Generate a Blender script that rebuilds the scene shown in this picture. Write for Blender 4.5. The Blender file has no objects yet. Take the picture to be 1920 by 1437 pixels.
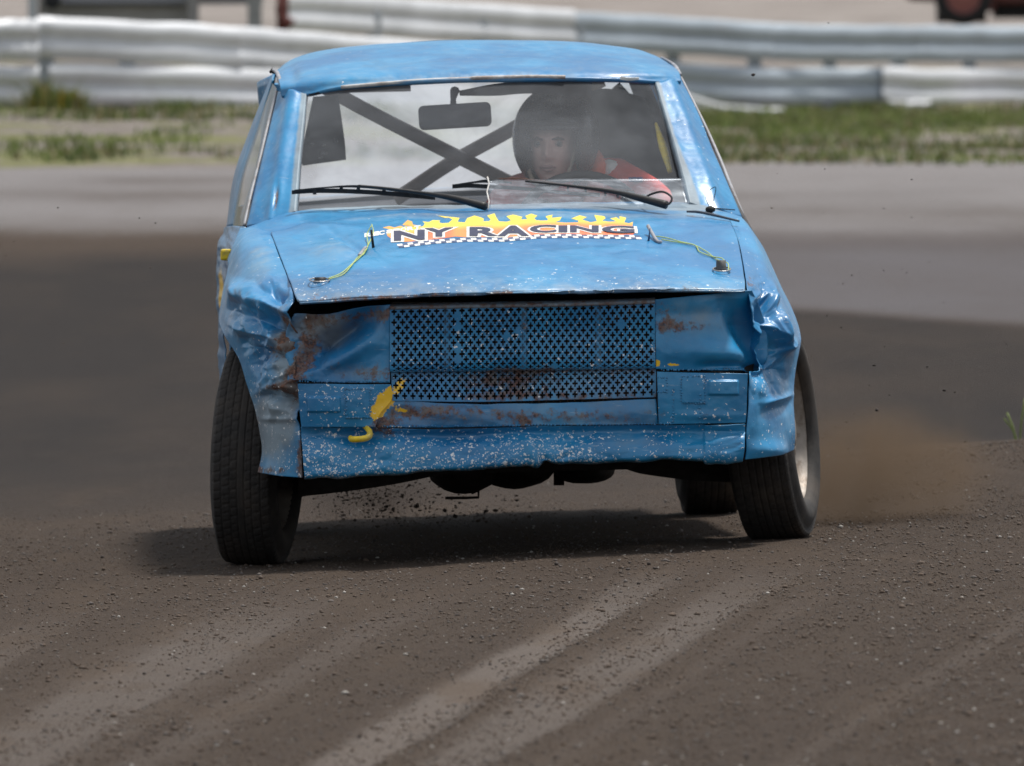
import bpy, bmesh, math, random
import numpy as np
from mathutils import Vector, Matrix
from mathutils.bvhtree import BVHTree
R = math.radians
random.seed(7); rng = np.random.default_rng(7)
SC = bpy.context.scene

# ------------------------------------------------------------------ camera, sky, sun, exposure
FPX = 24840.0            # focal length in pixels of a 1920 wide frame
CAMH = 1.285
PITCH = math.atan((718.5 - 165) / FPX)
cam = bpy.data.cameras.new('camera'); camo = bpy.data.objects.new('camera', cam)
SC.collection.objects.link(camo); SC.camera = camo
cam.sensor_width = 36; cam.lens = FPX * 36 / 1920
camo.location = (0, 0, CAMH); camo.rotation_euler = (math.pi / 2 - PITCH, 0, 0)
cam.clip_start = 1; cam.clip_end = 3000
cam.dof.use_dof = True; cam.dof.focus_distance = 34.6; cam.dof.aperture_fstop = 12.5
SUN_EL, SUN_AZ = R(71), R(54)       # azimuth measured from +Y (away from camera) towards +X (right)
w = bpy.data.worlds.new('World'); SC.world = w; w.use_nodes = True
nt = w.node_tree; bg = nt.nodes['Background']
sky = nt.nodes.new('ShaderNodeTexSky'); sky.sky_type = 'NISHITA'; sky.sun_disc = False
sky.sun_elevation = SUN_EL; sky.sun_rotation = SUN_AZ
sky.air_density = 1.0; sky.dust_density = 3.0; sky.ozone_density = 1.0
# broken white cloud over the sky
tcw = nt.nodes.new('ShaderNodeTexCoord'); cn = nt.nodes.new('ShaderNodeTexNoise')
cn.inputs['Scale'].default_value = 2.2; cn.inputs['Detail'].default_value = 5
cr = nt.nodes.new('ShaderNodeMapRange'); cr.inputs[1].default_value = .30; cr.inputs[2].default_value = .55
nt.links.new(tcw.outputs['Generated'], cn.inputs['Vector']); nt.links.new(cn.outputs[0], cr.inputs[0])
mxw = nt.nodes.new('ShaderNodeMix'); mxw.data_type = 'RGBA'
nt.links.new(cr.outputs[0], mxw.inputs[0]); nt.links.new(sky.outputs[0], mxw.inputs[6])
mxw.inputs[7].default_value = (6.9, 7.2, 7.6, 1)
nt.links.new(mxw.outputs[2], bg.inputs[0]); bg.inputs[1].default_value = 0.08
sl = bpy.data.lights.new('sun', 'SUN'); so = bpy.data.objects.new('sun', sl); SC.collection.objects.link(so)
sl.energy = 3.9; sl.angle = R(9); sl.color = (1, .96, .9)
sd = Vector((math.sin(SUN_AZ) * math.cos(SUN_EL), math.cos(SUN_AZ) * math.cos(SUN_EL), math.sin(SUN_EL)))
so.rotation_euler = sd.to_track_quat('Z', 'Y').to_euler()
SC.view_settings.view_transform = 'Standard'; SC.view_settings.look = 'None'
SC.view_settings.exposure = 0.20; SC.view_settings.gamma = 1
SC.cycles.transparent_max_bounces = 16; SC.cycles.max_bounces = 8

# ------------------------------------------------------------------ helpers
cP, sP = math.cos(PITCH), math.sin(PITCH)
def at(px, py, Y):
    """world point seen at photo pixel (px,py) at world depth Y"""
    px = np.asarray(px, float); py = np.asarray(py, float); Y = np.asarray(Y, float)
    u = (px - 960) / FPX; v = (py - 718.5) / FPX
    dy = cP - v * sP; dz = -sP - v * cP
    t = Y / dy
    return np.stack([u * t, Y + 0 * t, CAMH + dz * t], -1)
def cat(px, py, yl):
    """same, depth given in the car's own length direction (0 = nose)"""
    Y = 36 + np.asarray(yl, float)
    for _ in range(3):
        x = (np.asarray(px, float) - 960) / FPX * Y
        Y = 36 + yl + 0.052 * x
    return at(px, py, Y)
def L(xl, yl, z):
    """car-local metres -> world"""
    xl = np.asarray(xl, float); yl = np.asarray(yl, float); z = np.asarray(z, float)
    return np.stack([.03 + xl - .055 * yl, 36 + yl + .052 * xl + 0 * z, z + .035 * xl + 0 * yl], -1)
ROOT = np.array([-.0, 37.9, 0.0])

def props(o, label=None, cat_=None, group=None, kind=None):
    if label: o['label'] = label
    if cat_: o['category'] = cat_
    if group: o['group'] = group
    if kind: o['kind'] = kind
    return o
def link(name, me, mat=None, parent=None, origin=None):
    o = bpy.data.objects.new(name, me); SC.collection.objects.link(o)
    if mat is not None:
        for m in (mat if isinstance(mat, (list, tuple)) else [mat]): me.materials.append(m)
    if parent is not None: o.parent = parent
    return o
def empty(name, loc, **k):
    o = bpy.data.objects.new(name, None); SC.collection.objects.link(o); o.location = loc
    return props(o, k.get('label'), k.get('cat'), k.get('group'), k.get('kind'))
def offset_of(parent):
    o = np.zeros(3)
    while parent is not None:
        o += np.array(parent.location); parent = parent.parent
    return o
def mesh(name, V, F, mat=None, parent=None, smooth=True, kind=None):
    V = np.asarray(V, float) - offset_of(parent)
    me = bpy.data.meshes.new(name); me.from_pydata(V.tolist(), [], [tuple(map(int, f)) for f in F]); me.update()
    if smooth: me.polygons.foreach_set('use_smooth', [True] * len(me.polygons))
    o = link(name, me, mat, parent)
    if kind: o['kind'] = kind
    return o
def catmull(P, n):
    P = np.asarray(P, float); k = len(P)
    if k == 2:
        t = np.linspace(0, 1, n)[:, None]; return P[0] * (1 - t) + P[1] * t
    Q = np.vstack([2 * P[0] - P[1], P, 2 * P[-1] - P[-2]])
    t = np.linspace(0, k - 1 - 1e-9, n); i = t.astype(int); f = (t - i)[:, None]
    a, b, c, d = Q[i], Q[i + 1], Q[i + 2], Q[i + 3]
    return .5 * (2 * b + (c - a) * f + (2 * a - 5 * b + 4 * c - d) * f ** 2 + (3 * b - a - 3 * c + d) * f ** 3)
def gridfaces(nu, nv, off=0):
    i, j = np.meshgrid(np.arange(nv - 1), np.arange(nu - 1), indexing='ij')
    a = (i * nu + j + off).ravel()
    return np.stack([a, a + 1, a + nu + 1, a + nu], -1)
def interp_rows(rows, nu, nv):
    A = np.stack([catmull(r, nu) for r in rows], 0)              # rows x nu x 3
    B = np.stack([catmull(A[:, j], nv) for j in range(nu)], 1)   # nv x nu x 3
    return B
def gn(px, py, cx, cy, sx, sy=None, ang=0):
    sy = sy or sx; a = R(ang); dx = px - cx; dy = py - cy
    u = dx * math.cos(a) + dy * math.sin(a); v = -dx * math.sin(a) + dy * math.cos(a)
    return np.exp(-(u / sx) ** 2 - (v / sy) ** 2)
# value noise, vectorised
_T = np.random.default_rng(3).random((256, 256))
def vn(x, y):
    x = np.asarray(x, float); y = np.asarray(y, float)
    xi = np.floor(x).astype(int); yi = np.floor(y).astype(int); fx = x - xi; fy = y - yi
    fx = fx * fx * (3 - 2 * fx); fy = fy * fy * (3 - 2 * fy)
    g = lambda a, b: _T[a % 256, b % 256]
    return (g(xi, yi) * (1 - fx) + g(xi + 1, yi) * fx) * (1 - fy) + (g(xi, yi + 1) * (1 - fx) + g(xi + 1, yi + 1) * fx) * fy
def fbm(x, y, o=4):
    s = 0; a = .5
    for k in range(o):
        s = s + a * vn(x * 2 ** k + 17.3 * k, y * 2 ** k + 9.1 * k); a *= .5
    return s / (1 - .5 ** o)
def crumple(px, py, cell, seed, n=3):
    """creased sheet-metal folds: distances to scattered points joined along sharp ridges; 0..1"""
    r = np.random.default_rng(seed); out = 0; amp = 1; tot = 0
    for k in range(n):
        x = px / cell + 3.1 * k + .5 * vn(px / cell * 1.3, py / cell * 1.3 + k); y = py / cell + 1.7 * k
        xi = np.floor(x).astype(int); yi = np.floor(y).astype(int)
        T1 = r.random((64, 64)); T2 = r.random((64, 64)); T3 = r.random((64, 64))
        best = np.full(x.shape, 9.)
        for dx in (-1, 0, 1):
            for dy in (-1, 0, 1):
                a = (xi + dx) % 64; b = (yi + dy) % 64
                d = np.hypot(x - xi - dx - T1[a, b], y - yi - dy - T2[a, b]) * (.6 + .8 * T3[a, b])
                best = np.minimum(best, d)
        out = out + amp * np.minimum(best, 1); tot += amp; amp *= .45; cell *= .5
    return out / tot
def facet(px, py, cell, seed, n=2):
    """flat facets meeting at sharp creases, as in beaten sheet metal; about -.5..+.5"""
    out = 0; amp = 1.; tot = 0
    T = np.random.default_rng(seed).random((128, 128))
    for k in range(n):
        x = px / cell + 1.1 * fbm(px / cell * .45 + 3 * k, py / cell * .45, 2) + 11 * k; y = py / cell + 1.1 * fbm(px / cell * .45 + 31, py / cell * .45 + 7 * k, 2)
        a = .6 + k; x, y = x * math.cos(a) - y * math.sin(a) + 40, x * math.sin(a) + y * math.cos(a) + 40
        xi = np.floor(x).astype(int); yi = np.floor(y).astype(int); fx = x - xi; fy = y - yi
        g = lambda i, j: T[i % 128, j % 128]
        h00, h10, h01, h11 = g(xi, yi), g(xi + 1, yi), g(xi, yi + 1), g(xi + 1, yi + 1)
        h = np.where(fx > fy, h00 + fx * (h10 - h00) + fy * (h11 - h10), h00 + fy * (h01 - h00) + fx * (h11 - h01))
        out = out + amp * (h - .5); tot += amp; amp *= .42; cell *= .5
    return out / tot
def normals(G):
    du = np.gradient(G, axis=1); dv = np.gradient(G, axis=0)
    n = np.cross(du, dv); n /= np.linalg.norm(n, axis=-1, keepdims=True) + 1e-12
    return n
def set_mask(me, M):
    a = me.color_attributes.new('mask', 'FLOAT_COLOR', 'POINT')
    a.data.foreach_set('color', np.ascontiguousarray(M, np.float32).ravel())
BV = {}
def patch(name, rows, nu, nv, mat, parent, disp=None, mask=None, thick=.0025, space='px', label=None, keep=None):
    B = interp_rows(rows, nu, nv)
    px, py = B[..., 0], B[..., 1]
    G = cat(px, py, B[..., 2]) if space == 'px' else L(B[..., 0], B[..., 1], B[..., 2])
    n = normals(G)
    toc = np.array([0, 0, CAMH]) - G
    s = np.sign((n * toc).sum(-1).mean())
    n = n * s
    if disp is not None: G = G + n * disp(px, py)[..., None]
    V = G.reshape(-1, 3); F = gridfaces(nu, nv)
    if s < 0: F = F[:, ::-1]
    o = mesh(name, V, F, mat, parent)
    M = np.zeros((V.shape[0], 4))
    if mask is not None:
        m = mask(px, py)
        for k in range(4): M[:, k] = np.broadcast_to(m[k], px.shape).ravel()
    set_mask(o.data, M)
    if thick:
        md = o.modifiers.new('thickness', 'SOLIDIFY'); md.thickness = thick; md.offset = -1
    if label: o['label'] = label
    BV[o.name] = BVHTree.FromPolygons(V.tolist(), F.tolist())
    return o
def on(names, px, py, off=.001):
    """nearest built surface point; a point in a panel gap takes the depth of the panel beside it"""
    for dx, dy in ((0, 0), (0, -3), (0, 3), (3, 0), (-3, 0), (0, -6), (0, 6)):
        q = on1(names, px + dx, py + dy, off)
        if q is not None: return q if (dx == 0 and dy == 0) else at(px, py, q[1])
    return None
def on1(names, px, py, off=.001):
    d = at(px, py, 36.) - np.array([0, 0, CAMH]); dv = Vector(d).normalized(); o = Vector((0, 0, CAMH))
    best = None
    for nme in names:
        h = BV[nme].ray_cast(o, dv)
        if h[0] is not None and (best is None or h[3] < best[3]): best = h
    if best is None: return None
    n = best[1]
    if n.dot(dv) > 0: n = -n
    return np.array(best[0] + n * off)
def tube(path, r, seg=8, closed=False):
    P = np.asarray(path, float); n = len(P)
    r = np.broadcast_to(np.asarray(r, float), (n,))
    T = np.gradient(P, axis=0) if not closed else np.roll(P, -1, 0) - np.roll(P, 1, 0)
    T /= np.linalg.norm(T, axis=1, keepdims=True) + 1e-12
    up = np.array([0, 0, 1.]) if abs(T[0][2]) < .9 else np.array([1., 0, 0])
    V = []; N = up
    for i in range(n):
        N = N - T[i] * N.dot(T[i]); N /= np.linalg.norm(N) + 1e-12; Bn = np.cross(T[i], N)
        for k in range(seg):
            a = 2 * math.pi * k / seg; V.append(P[i] + r[i] * (math.cos(a) * N + math.sin(a) * Bn))
    F = []
    for i in range(n if closed else n - 1):
        j = (i + 1) % n
        for k in range(seg): F.append((i * seg + k, i * seg + (k + 1) % seg, j * seg + (k + 1) % seg, j * seg + k))
    if not closed: F += [tuple(range(seg))[::-1], tuple((n - 1) * seg + k for k in range(seg))]
    return np.array(V), F
def boxm(c, s, rz=0, bevel=0):
    x, y, z = [t / 2 for t in s]; cs, sn = math.cos(rz), math.sin(rz); V = []
    for a in (-1, 1):
        for b in (-1, 1):
            for d in (-1, 1): V.append((c[0] + a * x * cs - b * y * sn, c[1] + a * x * sn + b * y * cs, c[2] + d * z))
    F = [(0, 1, 3, 2), (4, 6, 7, 5), (0, 4, 5, 1), (2, 3, 7, 6), (0, 2, 6, 4), (1, 5, 7, 3)]
    return np.array(V), F
class MB:
    def __init__(s): s.V = []; s.F = []; s.n = 0
    def add(s, VF):
        V, F = VF; s.V.append(np.asarray(V, float)); s.F += [tuple(int(i) + s.n for i in f) for f in F]; s.n += len(V); return s
    def build(s, name, mat, parent=None, smooth=True, bevel=0, label=None):
        o = mesh(name, np.vstack(s.V), s.F, mat, parent, smooth)
        if bevel:
            m = o.modifiers.new('bevel', 'BEVEL'); m.width = bevel; m.segments = 2; m.limit_method = 'ANGLE'
        if label: o['label'] = label
        return o
def icos(sub=1):
    bm = bmesh.new(); bmesh.ops.create_icosphere(bm, subdivisions=sub, radius=1)
    V = np.array([v.co[:] for v in bm.verts]); F = [tuple(v.index for v in f.verts) for f in bm.faces]; bm.free(); return V, F

# ------------------------------------------------------------------ materials
def newmat(name):
    m = bpy.data.materials.new(name); m.use_nodes = True
    return m, m.node_tree, m.node_tree.nodes['Principled BSDF']
class NB:
    def __init__(s, nt): s.nt = nt
    def n(s, t, **k):
        x = s.nt.nodes.new('ShaderNode' + t)
        for a, b in k.items(): setattr(x, a, b)
        return x
    def set(s, sock, v):
        if isinstance(v, bpy.types.NodeSocket): s.nt.links.new(v, sock)
        else: sock.default_value = v
    def noise(s, scale, detail=3, rough=.5, vec=None, out=0, dist=0):
        x = s.n('TexNoise'); x.inputs['Scale'].default_value = scale; x.inputs['Detail'].default_value = detail
        x.inputs['Roughness'].default_value = rough; x.inputs['Distortion'].default_value = dist
        if vec: s.nt.links.new(vec, x.inputs['Vector'])
        return x.outputs[out]
    def vor(s, scale, feat='F1', vec=None):
        x = s.n('TexVoronoi'); x.feature = feat; x.inputs['Scale'].default_value = scale
        if vec: s.nt.links.new(vec, x.inputs['Vector'])
        return x
    def math(s, op, a, b=0., c=None, clamp=False):
        x = s.n('Math'); x.operation = op; x.use_clamp = clamp
        s.set(x.inputs[0], a); s.set(x.inputs[1], b)
        if c is not None: s.set(x.inputs[2], c)
        return x.outputs[0]
    def ramp(s, v, lo, hi, a=0., b=1.):
        x = s.n('MapRange'); x.interpolation_type = 'SMOOTHSTEP'
        s.set(x.inputs[0], v); s.set(x.inputs[1], lo); s.set(x.inputs[2], hi); s.set(x.inputs[3], a); s.set(x.inputs[4], b)
        return x.outputs[0]
    def mix(s, f, a, b):
        x = s.n('Mix'); x.data_type = 'RGBA'; s.set(x.inputs[0], f)
        for sk, v in ((x.inputs[6], a), (x.inputs[7], b)):
            s.set(sk, v if isinstance(v, bpy.types.NodeSocket) else (*v, 1) if len(v) == 3 else v)
        return x.outputs[2]
    def mixf(s, f, a, b):
        x = s.n('Mix'); x.data_type = 'FLOAT'; s.set(x.inputs[0], f); s.set(x.inputs[2], a); s.set(x.inputs[3], b); return x.outputs[0]
    def bump(s, h, strength=.3, dist=.01, nrm=None):
        x = s.n('Bump'); x.inputs['Strength'].default_value = strength; x.inputs['Distance'].default_value = dist
        s.nt.links.new(h, x.inputs['Height'])
        if nrm: s.nt.links.new(nrm, x.inputs['Normal'])
        return x.outputs[0]
    def obj(s): return s.n('TexCoord').outputs['Object']
    def scl(s, v, sc):
        x = s.n('Mapping'); x.inputs['Scale'].default_value = sc; s.nt.links.new(v, x.inputs['Vector']); return x.outputs[0]

def simple(name, col, rough=.6, metal=0., var=.15, vs=20., bump=0., bs=60., spec=.5, dirt=None, coat=0):
    m, nt, p = newmat(name); b = NB(nt); v = b.obj()
    n = b.noise(vs, 4, .6, v)
    c = b.mix(b.ramp(n, .3, .7), tuple(k * (1 - var) for k in col), tuple(min(1, k * (1 + var)) for k in col))
    if dirt:
        c = b.mix(b.ramp(b.noise(vs * .6, 5, .65, v, dist=.5), .45, .65, 0, dirt[1]), c, dirt[0])
    nt.links.new(c, p.inputs['Base Color'])
    nt.links.new(b.ramp(b.noise(vs * 2, 3, .5, v), .3, .7, rough * .85, min(1, rough * 1.15)), p.inputs['Roughness'])
    p.inputs['Metallic'].default_value = metal; p.inputs['Specular IOR Level'].default_value = spec
    p.inputs['Coat Weight'].default_value = coat
    if bump: nt.links.new(b.bump(b.noise(bs, 3, .6, v), bump, .004), p.inputs['Normal'])
    return m

BLUE = (.005, .155, .375); BLUE2 = (.012, .245, .50); BLUE3 = (.004, .088, .215)
def paint_mat(name='car_paint', rough=.42, tone=1.0):
    m, nt, p = newmat(name); b = NB(nt); v = b.obj()
    at_ = b.n('Attribute', attribute_name='mask'); sp = b.n('SeparateColor'); nt.links.new(at_.outputs['Color'], sp.inputs[0])
    rust, chip, dirt = sp.outputs; yel = at_.outputs['Alpha']
    chip = b.math('MAXIMUM', b.math('MULTIPLY', b.math('SUBTRACT', chip, .025), .85), .0015)
    big = b.noise(3.2, 4, .6, v); mid = b.noise(22, 5, .65, v); fine = b.noise(140, 4, .7, v)
    c = b.mix(b.ramp(big, .35, .65), tuple(k * tone for k in BLUE), tuple(k * tone for k in BLUE2))
    c = b.mix(b.ramp(b.noise(7, 5, .6, v, dist=1.0),   .52, .72, 0, .30), c, tuple(k * tone for k in BLUE3))
    # chalky, dusty film; also carries the painted sheen of bonnet, roof and wing
    dv = b.math('ADD', b.math('MULTIPLY', dirt, 1.25), b.math('SUBTRACT', b.math('MULTIPLY', mid, .8), .60))
    df = b.ramp(dv, .02, .80, 0, .80)
    c = b.mix(df, c, b.mix(b.ramp(big, .35, .65), (.19, .20, .19), (.30, .35, .37)))
    # fine sideways scuffs
    scf = b.ramp(b.noise(60, 3, .6, b.scl(v, (.25, 1, 2.0))), .66, .72, 0, .35)
    c = b.mix(scf, c, (.35, .45, .55))
    c = b.mix(b.ramp(b.noise(210, 4, .75, v), .58, .72, 0, .25), c, (.22, .30, .36))
    # rust, with its own ragged edge
    rv = b.math('ADD', rust, b.math('SUBTRACT', b.math('MULTIPLY', b.noise(42, 6, .72, v), 1.0), .66))
    rf = b.ramp(rv, .08, .30, 0, .92)
    rc = b.mix(b.ramp(fine, .35, .65), (.045, .026, .018), (.22, .088, .038))
    rc = b.mix(b.ramp(b.noise(38, 4, .6, v), .42, .62), rc, (.17, .145, .13))
    c = b.mix(rf, c, rc)
    # yellow paint rubbed on from another car
    yv = b.math('ADD', yel, b.math('SUBTRACT', b.math('MULTIPLY', b.noise(60, 5, .75, v), 1.6), .9))
    yf = b.ramp(yv, .42, .50); c = b.mix(yf, c, (.95, .58, .02))
    # stone chips of two sizes
    wn = b.n('TexNoise'); wn.inputs['Scale'].default_value = 130; wn.inputs['Detail'].default_value = 3; nt.links.new(v, wn.inputs['Vector'])
    wa = b.n('VectorMath', operation='SUBTRACT'); nt.links.new(wn.outputs['Color'], wa.inputs[0]); wa.inputs[1].default_value = (.5, .5, .5)
    wm = b.n('VectorMath', operation='MULTIPLY_ADD'); nt.links.new(wa.outputs[0], wm.inputs[0]); wm.inputs[1].default_value = (.022, .022, .022); nt.links.new(v, wm.inputs[2]); vw = wm.outputs[0]
    cf = None
    for sc, r0, th in ((62, .30, .42), (110, .38, .85), (190, .40, .55)):
        vo = b.vor(sc, vec=vw); s2 = b.n('SeparateColor'); nt.links.new(vo.outputs['Color'], s2.inputs[0])
        wob = b.math('ADD', vo.outputs['Distance'], b.math('MULTIPLY', b.math('SUBTRACT', b.noise(95, 4, .8, v), .5), .95))
        inside = b.ramp(wob, r0 - .06, r0, 1., 0.)
        pick = b.math('LESS_THAN', s2.outputs[0], b.math('MULTIPLY', b.math('MULTIPLY', chip, th), b.ramp(b.noise(11, 3, .5, v), .3, .6, .35, 1.)))
        t = b.math('MULTIPLY', inside, pick)
        cf = t if cf is None else b.math('MAXIMUM', cf, t)
    c = b.mix(cf, c, (.78, .80, .80))
    nt.links.new(c, p.inputs['Base Color'])
    rr = b.mixf(df, b.ramp(mid, .3, .7, rough * .8, rough * 1.25), .62)
    rr = b.mixf(rf, rr, .85); rr = b.mixf(yf, rr, .5); nt.links.new(rr, p.inputs['Roughness'])
    h = b.math('ADD', b.math('MULTIPLY', b.noise(55, 3, .6, v), .10), b.math('ADD', b.math('MULTIPLY', big, 1.5), b.math('ADD', b.math('MULTIPLY', b.noise(11, 2, .5, v), .6), b.math('MULTIPLY', rf, b.math('MULTIPLY', fine, .25)))))
    nt.links.new(b.bump(h, .42, .016), p.inputs['Normal'])
    p.inputs['Specular IOR Level'].default_value = .6
    nt.links.new(b.mixf(b.math('MAXIMUM', df, rf), .34, .03), p.inputs['Coat Weight']); p.inputs['Coat Roughness'].default_value = .16
    return m
M_PAINT = paint_mat()
M_BLACKMETAL = simple('underbody_metal', (.012, .010, .009), .8, 0, .5, 30, .5, 80)
M_DARK = simple('cabin_dark', (.018, .020, .026), .8, 0, .3, 12)
M_CABLINER = simple('cabin_liner', (.045, .047, .055), .8, 0, .3, 8, dirt=((.12, .12, .13), .5))
M_RUBBER = simple('rubber', (.012, .012, .014), .55, 0, .3, 40, .2, 120)
M_BRACE = simple('brace_tube', (.36, .24, .18), .6, 0, .2, 15, dirt=((.28, .23, .2), .4))
M_STEEL = simple('steel', (.42, .42, .42), .35, .9, .2, 60)
M_WIRE = simple('green_yellow_wire', (.42, .52, .16), .45, 0, .25, 300)
M_TAPE = simple('grey_tape', (.30, .31, .34), .6, 0, .2, 60)
M_YELLOW = simple('yellow_paint', (.80, .58, .02), .38, 0, .12, 50, .25, 90, dirt=((.10, .2, .3), .35))
M_RED = simple('red_fabric', (.78, .07, .05), .8, 0, .15, 20, .4, 90)
M_ORANGE = simple('orange_webbing', (.70, .12, .05), .75, 0, .12, 60)
M_WHITEF = simple('white_fabric', (.75, .76, .72), .8, 0, .08, 40)
M_BLUEF = simple('blue_fabric', (.03, .05, .25), .8, 0, .15, 40)
M_SKIN = simple('skin', (.66, .43, .36), .55, 0, .10, 25)
M_LIP = simple('lip', (.34, .19, .17), .5, 0, .1, 60)
M_EYE = simple('eye_white', (.32, .28, .26), .2, 0, .02, 10); M_IRIS = simple('iris', (.06, .09, .10), .2, 0, .1, 10)
M_BROW = simple('brow_hair', (.05, .03, .02), .8, 0, .3, 100)
M_HELMET = simple('helmet_black', (.010, .011, .015), .28, 0, .2, 30)
M_SILVER = simple('wheel_silver', (.30, .27, .24), .55, .45, .15, 30, dirt=((.16, .12, .09), .8))
M_SEAL = simple('dirty_white_seal', (.55, .54, .52), .7, 0, .15, 30, .3, 80, dirt=((.20, .11, .07), .6))
M_GREYTRIM = simple('grey_trim', (.30, .31, .34), .5, 0, .2, 30, dirt=((.14, .10, .08), .5))

def tyre_mat():
    m, nt, p = newmat('tyre_rubber'); b = NB(nt); v = b.obj()
    n = b.noise(30, 4, .6, v)
    c = b.mix(b.ramp(n, .3, .7), (.016, .015, .015), (.030, .028, .027))
    c = b.mix(b.ramp(b.noise(8, 4, .6, v), .40, .70, 0, .6), c, (.075, .060, .048))
    nt.links.new(c, p.inputs['Base Color']); p.inputs['Roughness'].default_value = .78
    nt.links.new(b.bump(b.noise(160, 3, .7, v), .35, .003), p.inputs['Normal']); return m
M_TYRE = tyre_mat()
def glass_mat(name, dust=.2, rough=.10, transl=0., gloss=.55, tint=(.93, .95, .97), dustcol=(.62, .66, .72), lo=.3, hi=.75, scale=3.0, smear=0.):
    m, nt, p = newmat(name); b = NB(nt); v = b.obj()
    nt.nodes.remove(p); out = [x for x in nt.nodes if x.type == 'OUTPUT_MATERIAL'][0]
    tr = b.n('BsdfTransparent'); tr.inputs[0].default_value = (*tint, 1)
    gl = b.n('BsdfGlossy'); gl.inputs['Roughness'].default_value = rough; gl.inputs['Color'].default_value = (.9, .95, 1, 1)
    fr = b.n('LayerWeight'); fr.inputs[0].default_value = .32
    df = b.n('BsdfDiffuse'); df.inputs[0].default_value = (*dustcol, 1)
    if transl:
        d1 = df; d2 = b.n('BsdfTranslucent'); d2.inputs[0].default_value = (*dustcol, 1); df = b.n('MixShader'); df.inputs[0].default_value = transl; nt.links.new(d1.outputs[0], df.inputs[1]); nt.links.new(d2.outputs[0], df.inputs[2])
    f = b.ramp(b.noise(scale, 4, .55, v, dist=.4), lo, hi, dust * .55, dust * 1.6)
    f = b.math('ADD', f, b.ramp(b.vor(45, vec=v).outputs['Distance'], .02, .05, .3, 0.))
    if smear:
        f = b.math('ADD', f, b.ramp(b.noise(34, 5, .7, b.scl(v, (.5, 1, 1.4))), .48, .62, 0, smear))
    m1 = b.n('MixShader'); b.set(m1.inputs[0], b.math('MINIMUM', f, .92)); nt.links.new(tr.outputs[0], m1.inputs[1]); nt.links.new(df.outputs[0], m1.inputs[2])
    m2 = b.n('MixShader'); b.set(m2.inputs[0], b.math('MULTIPLY', fr.outputs[0], gloss)); nt.links.new(m1.outputs[0], m2.inputs[1]); nt.links.new(gl.outputs[0], m2.inputs[2])
    nt.links.new(m2.outputs[0], out.inputs[0]); return m
M_GLASS = glass_mat('windscreen_glass', .085, rough=.08, gloss=.24)
M_REARGLASS = glass_mat('rear_glass', .44, transl=.85, dustcol=(.60, .62, .66))
M_SIDEGLASS = glass_mat('side_glass', .45, dustcol=(.42, .42, .34))
M_FILM = glass_mat('deflector_plastic', .07, rough=.30, gloss=.07, dustcol=(.58, .62, .68), smear=.10)

# ------------------------------------------------------------------ terrain
TL = np.array([(0, 0), (48, 0), (60, .15), (70, .40), (80, .645), (85, .755), (92, .98), (99, 1.125), (110, 1.25), (130, 1.62), (200, 2.9), (400, 7), (3000, 40)])
TR = np.array([(0, 0), (48, 0), (60, .17), (70, .40), (80, .64), (90, .85), (99, .95), (120, 1.05), (135, 1.35), (200, 2.8), (400, 7), (3000, 40)])
def terrain(x, Y):
    x = np.asarray(x, float); Y = np.asarray(Y, float)
    a = np.interp(Y, TL[:, 0], TL[:, 1]); b = np.interp(Y, TR[:, 0], TR[:, 1])
    t = np.clip((x / np.maximum(Y, 1) * 100 + 1.5) / 3.5, 0, 1); t = t * t * (3 - 2 * t)
    z = a * (1 - t) + b * t
    bank = .047 * np.clip(x, -2.2, 2.2); k = np.clip((Y - 44) / 22, 0, 1); k = k * k * (3 - 2 * k)
    z = z + bank * (1 - k)
    cr_ = np.clip((x - .55) / .9, 0, 1); cr_ = cr_ * cr_ * (3 - 2 * cr_)
    z = z + cr_ * (.07 * np.exp(-((Y - 42.5) / 2.2) ** 2) - .10 * np.exp(-((Y - 50) / 4.5) ** 2))
    return z
def bands(x, Y):
    s = (x - .08 * (Y - 30)) / (1 + .03 * (Y - 30))
    n = fbm(s * 9 + 3, Y * .35, 3) - .5
    e = s + .10 * n + .03 * (fbm(s * 30, Y * .9, 3) - .5)
    light = np.zeros_like(s); loose = np.zeros_like(s)
    for c, wd, a in ((-.80, .22, .7), (-.45, .10, .45), (.03, .10, 1.), (.30, .12, .75), (.53, .05, .35), (1.12, .05, .4), (-1.3, .1, .5)):
        light = np.maximum(light, a * np.clip(1.6 * np.exp(-((e - c) / wd) ** 2) - .25, 0, 1))
    for c, wd, a in ((-.30, .07, .9), (.155, .05, 1.), (.42, .06, .9), (.70, .10, .7), (-.62, .04, .6), (-1.05, .08, .6)):
        loose = np.maximum(loose, a * np.exp(-((e - c) / wd) ** 2))
    near = np.clip((36.5 - Y) / 5, 0, 1)
    return light * near, loose * near, s
xs = np.unique(np.concatenate([np.arange(-1.6, 2.21, .014), np.linspace(-6, -1.6, 60), np.linspace(2.2, 7, 60), np.linspace(-60, -6, 30), np.linspace(7, 60, 30), np.linspace(-500, -60, 12), np.linspace(60, 500, 12)]))
ys = np.unique(np.concatenate([np.linspace(-20, 22, 12), np.arange(22, 46, .04), np.arange(46, 60, .15), np.arange(60, 140, .5), np.linspace(140, 300, 50), np.linspace(300, 1500, 24)]))
X, Yg = np.meshgrid(xs, ys); Z = terrain(X, Yg)
lt, lo_, s_ = bands(X, Yg)
nearm = np.exp(-np.clip(np.abs(X) - 2.5, 0, 99) ** 2) * np.clip((50 - Yg) / 6, 0, 1)
Z += nearm * (.010 * lo_ - .010 * lt + .012 * (fbm(s_ * 7, Yg * .5, 3) - .5) + .006 * (fbm(X * 22, Yg * 8, 3) - .5) * (1 - .8 * lt))
Z += np.clip((Yg - 84) / 6, 0, 1) * (.10 * (fbm(X * 1.1, Yg * .5, 4) - .5)) * np.clip((200 - Yg) / 60, 0, 1)
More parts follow.
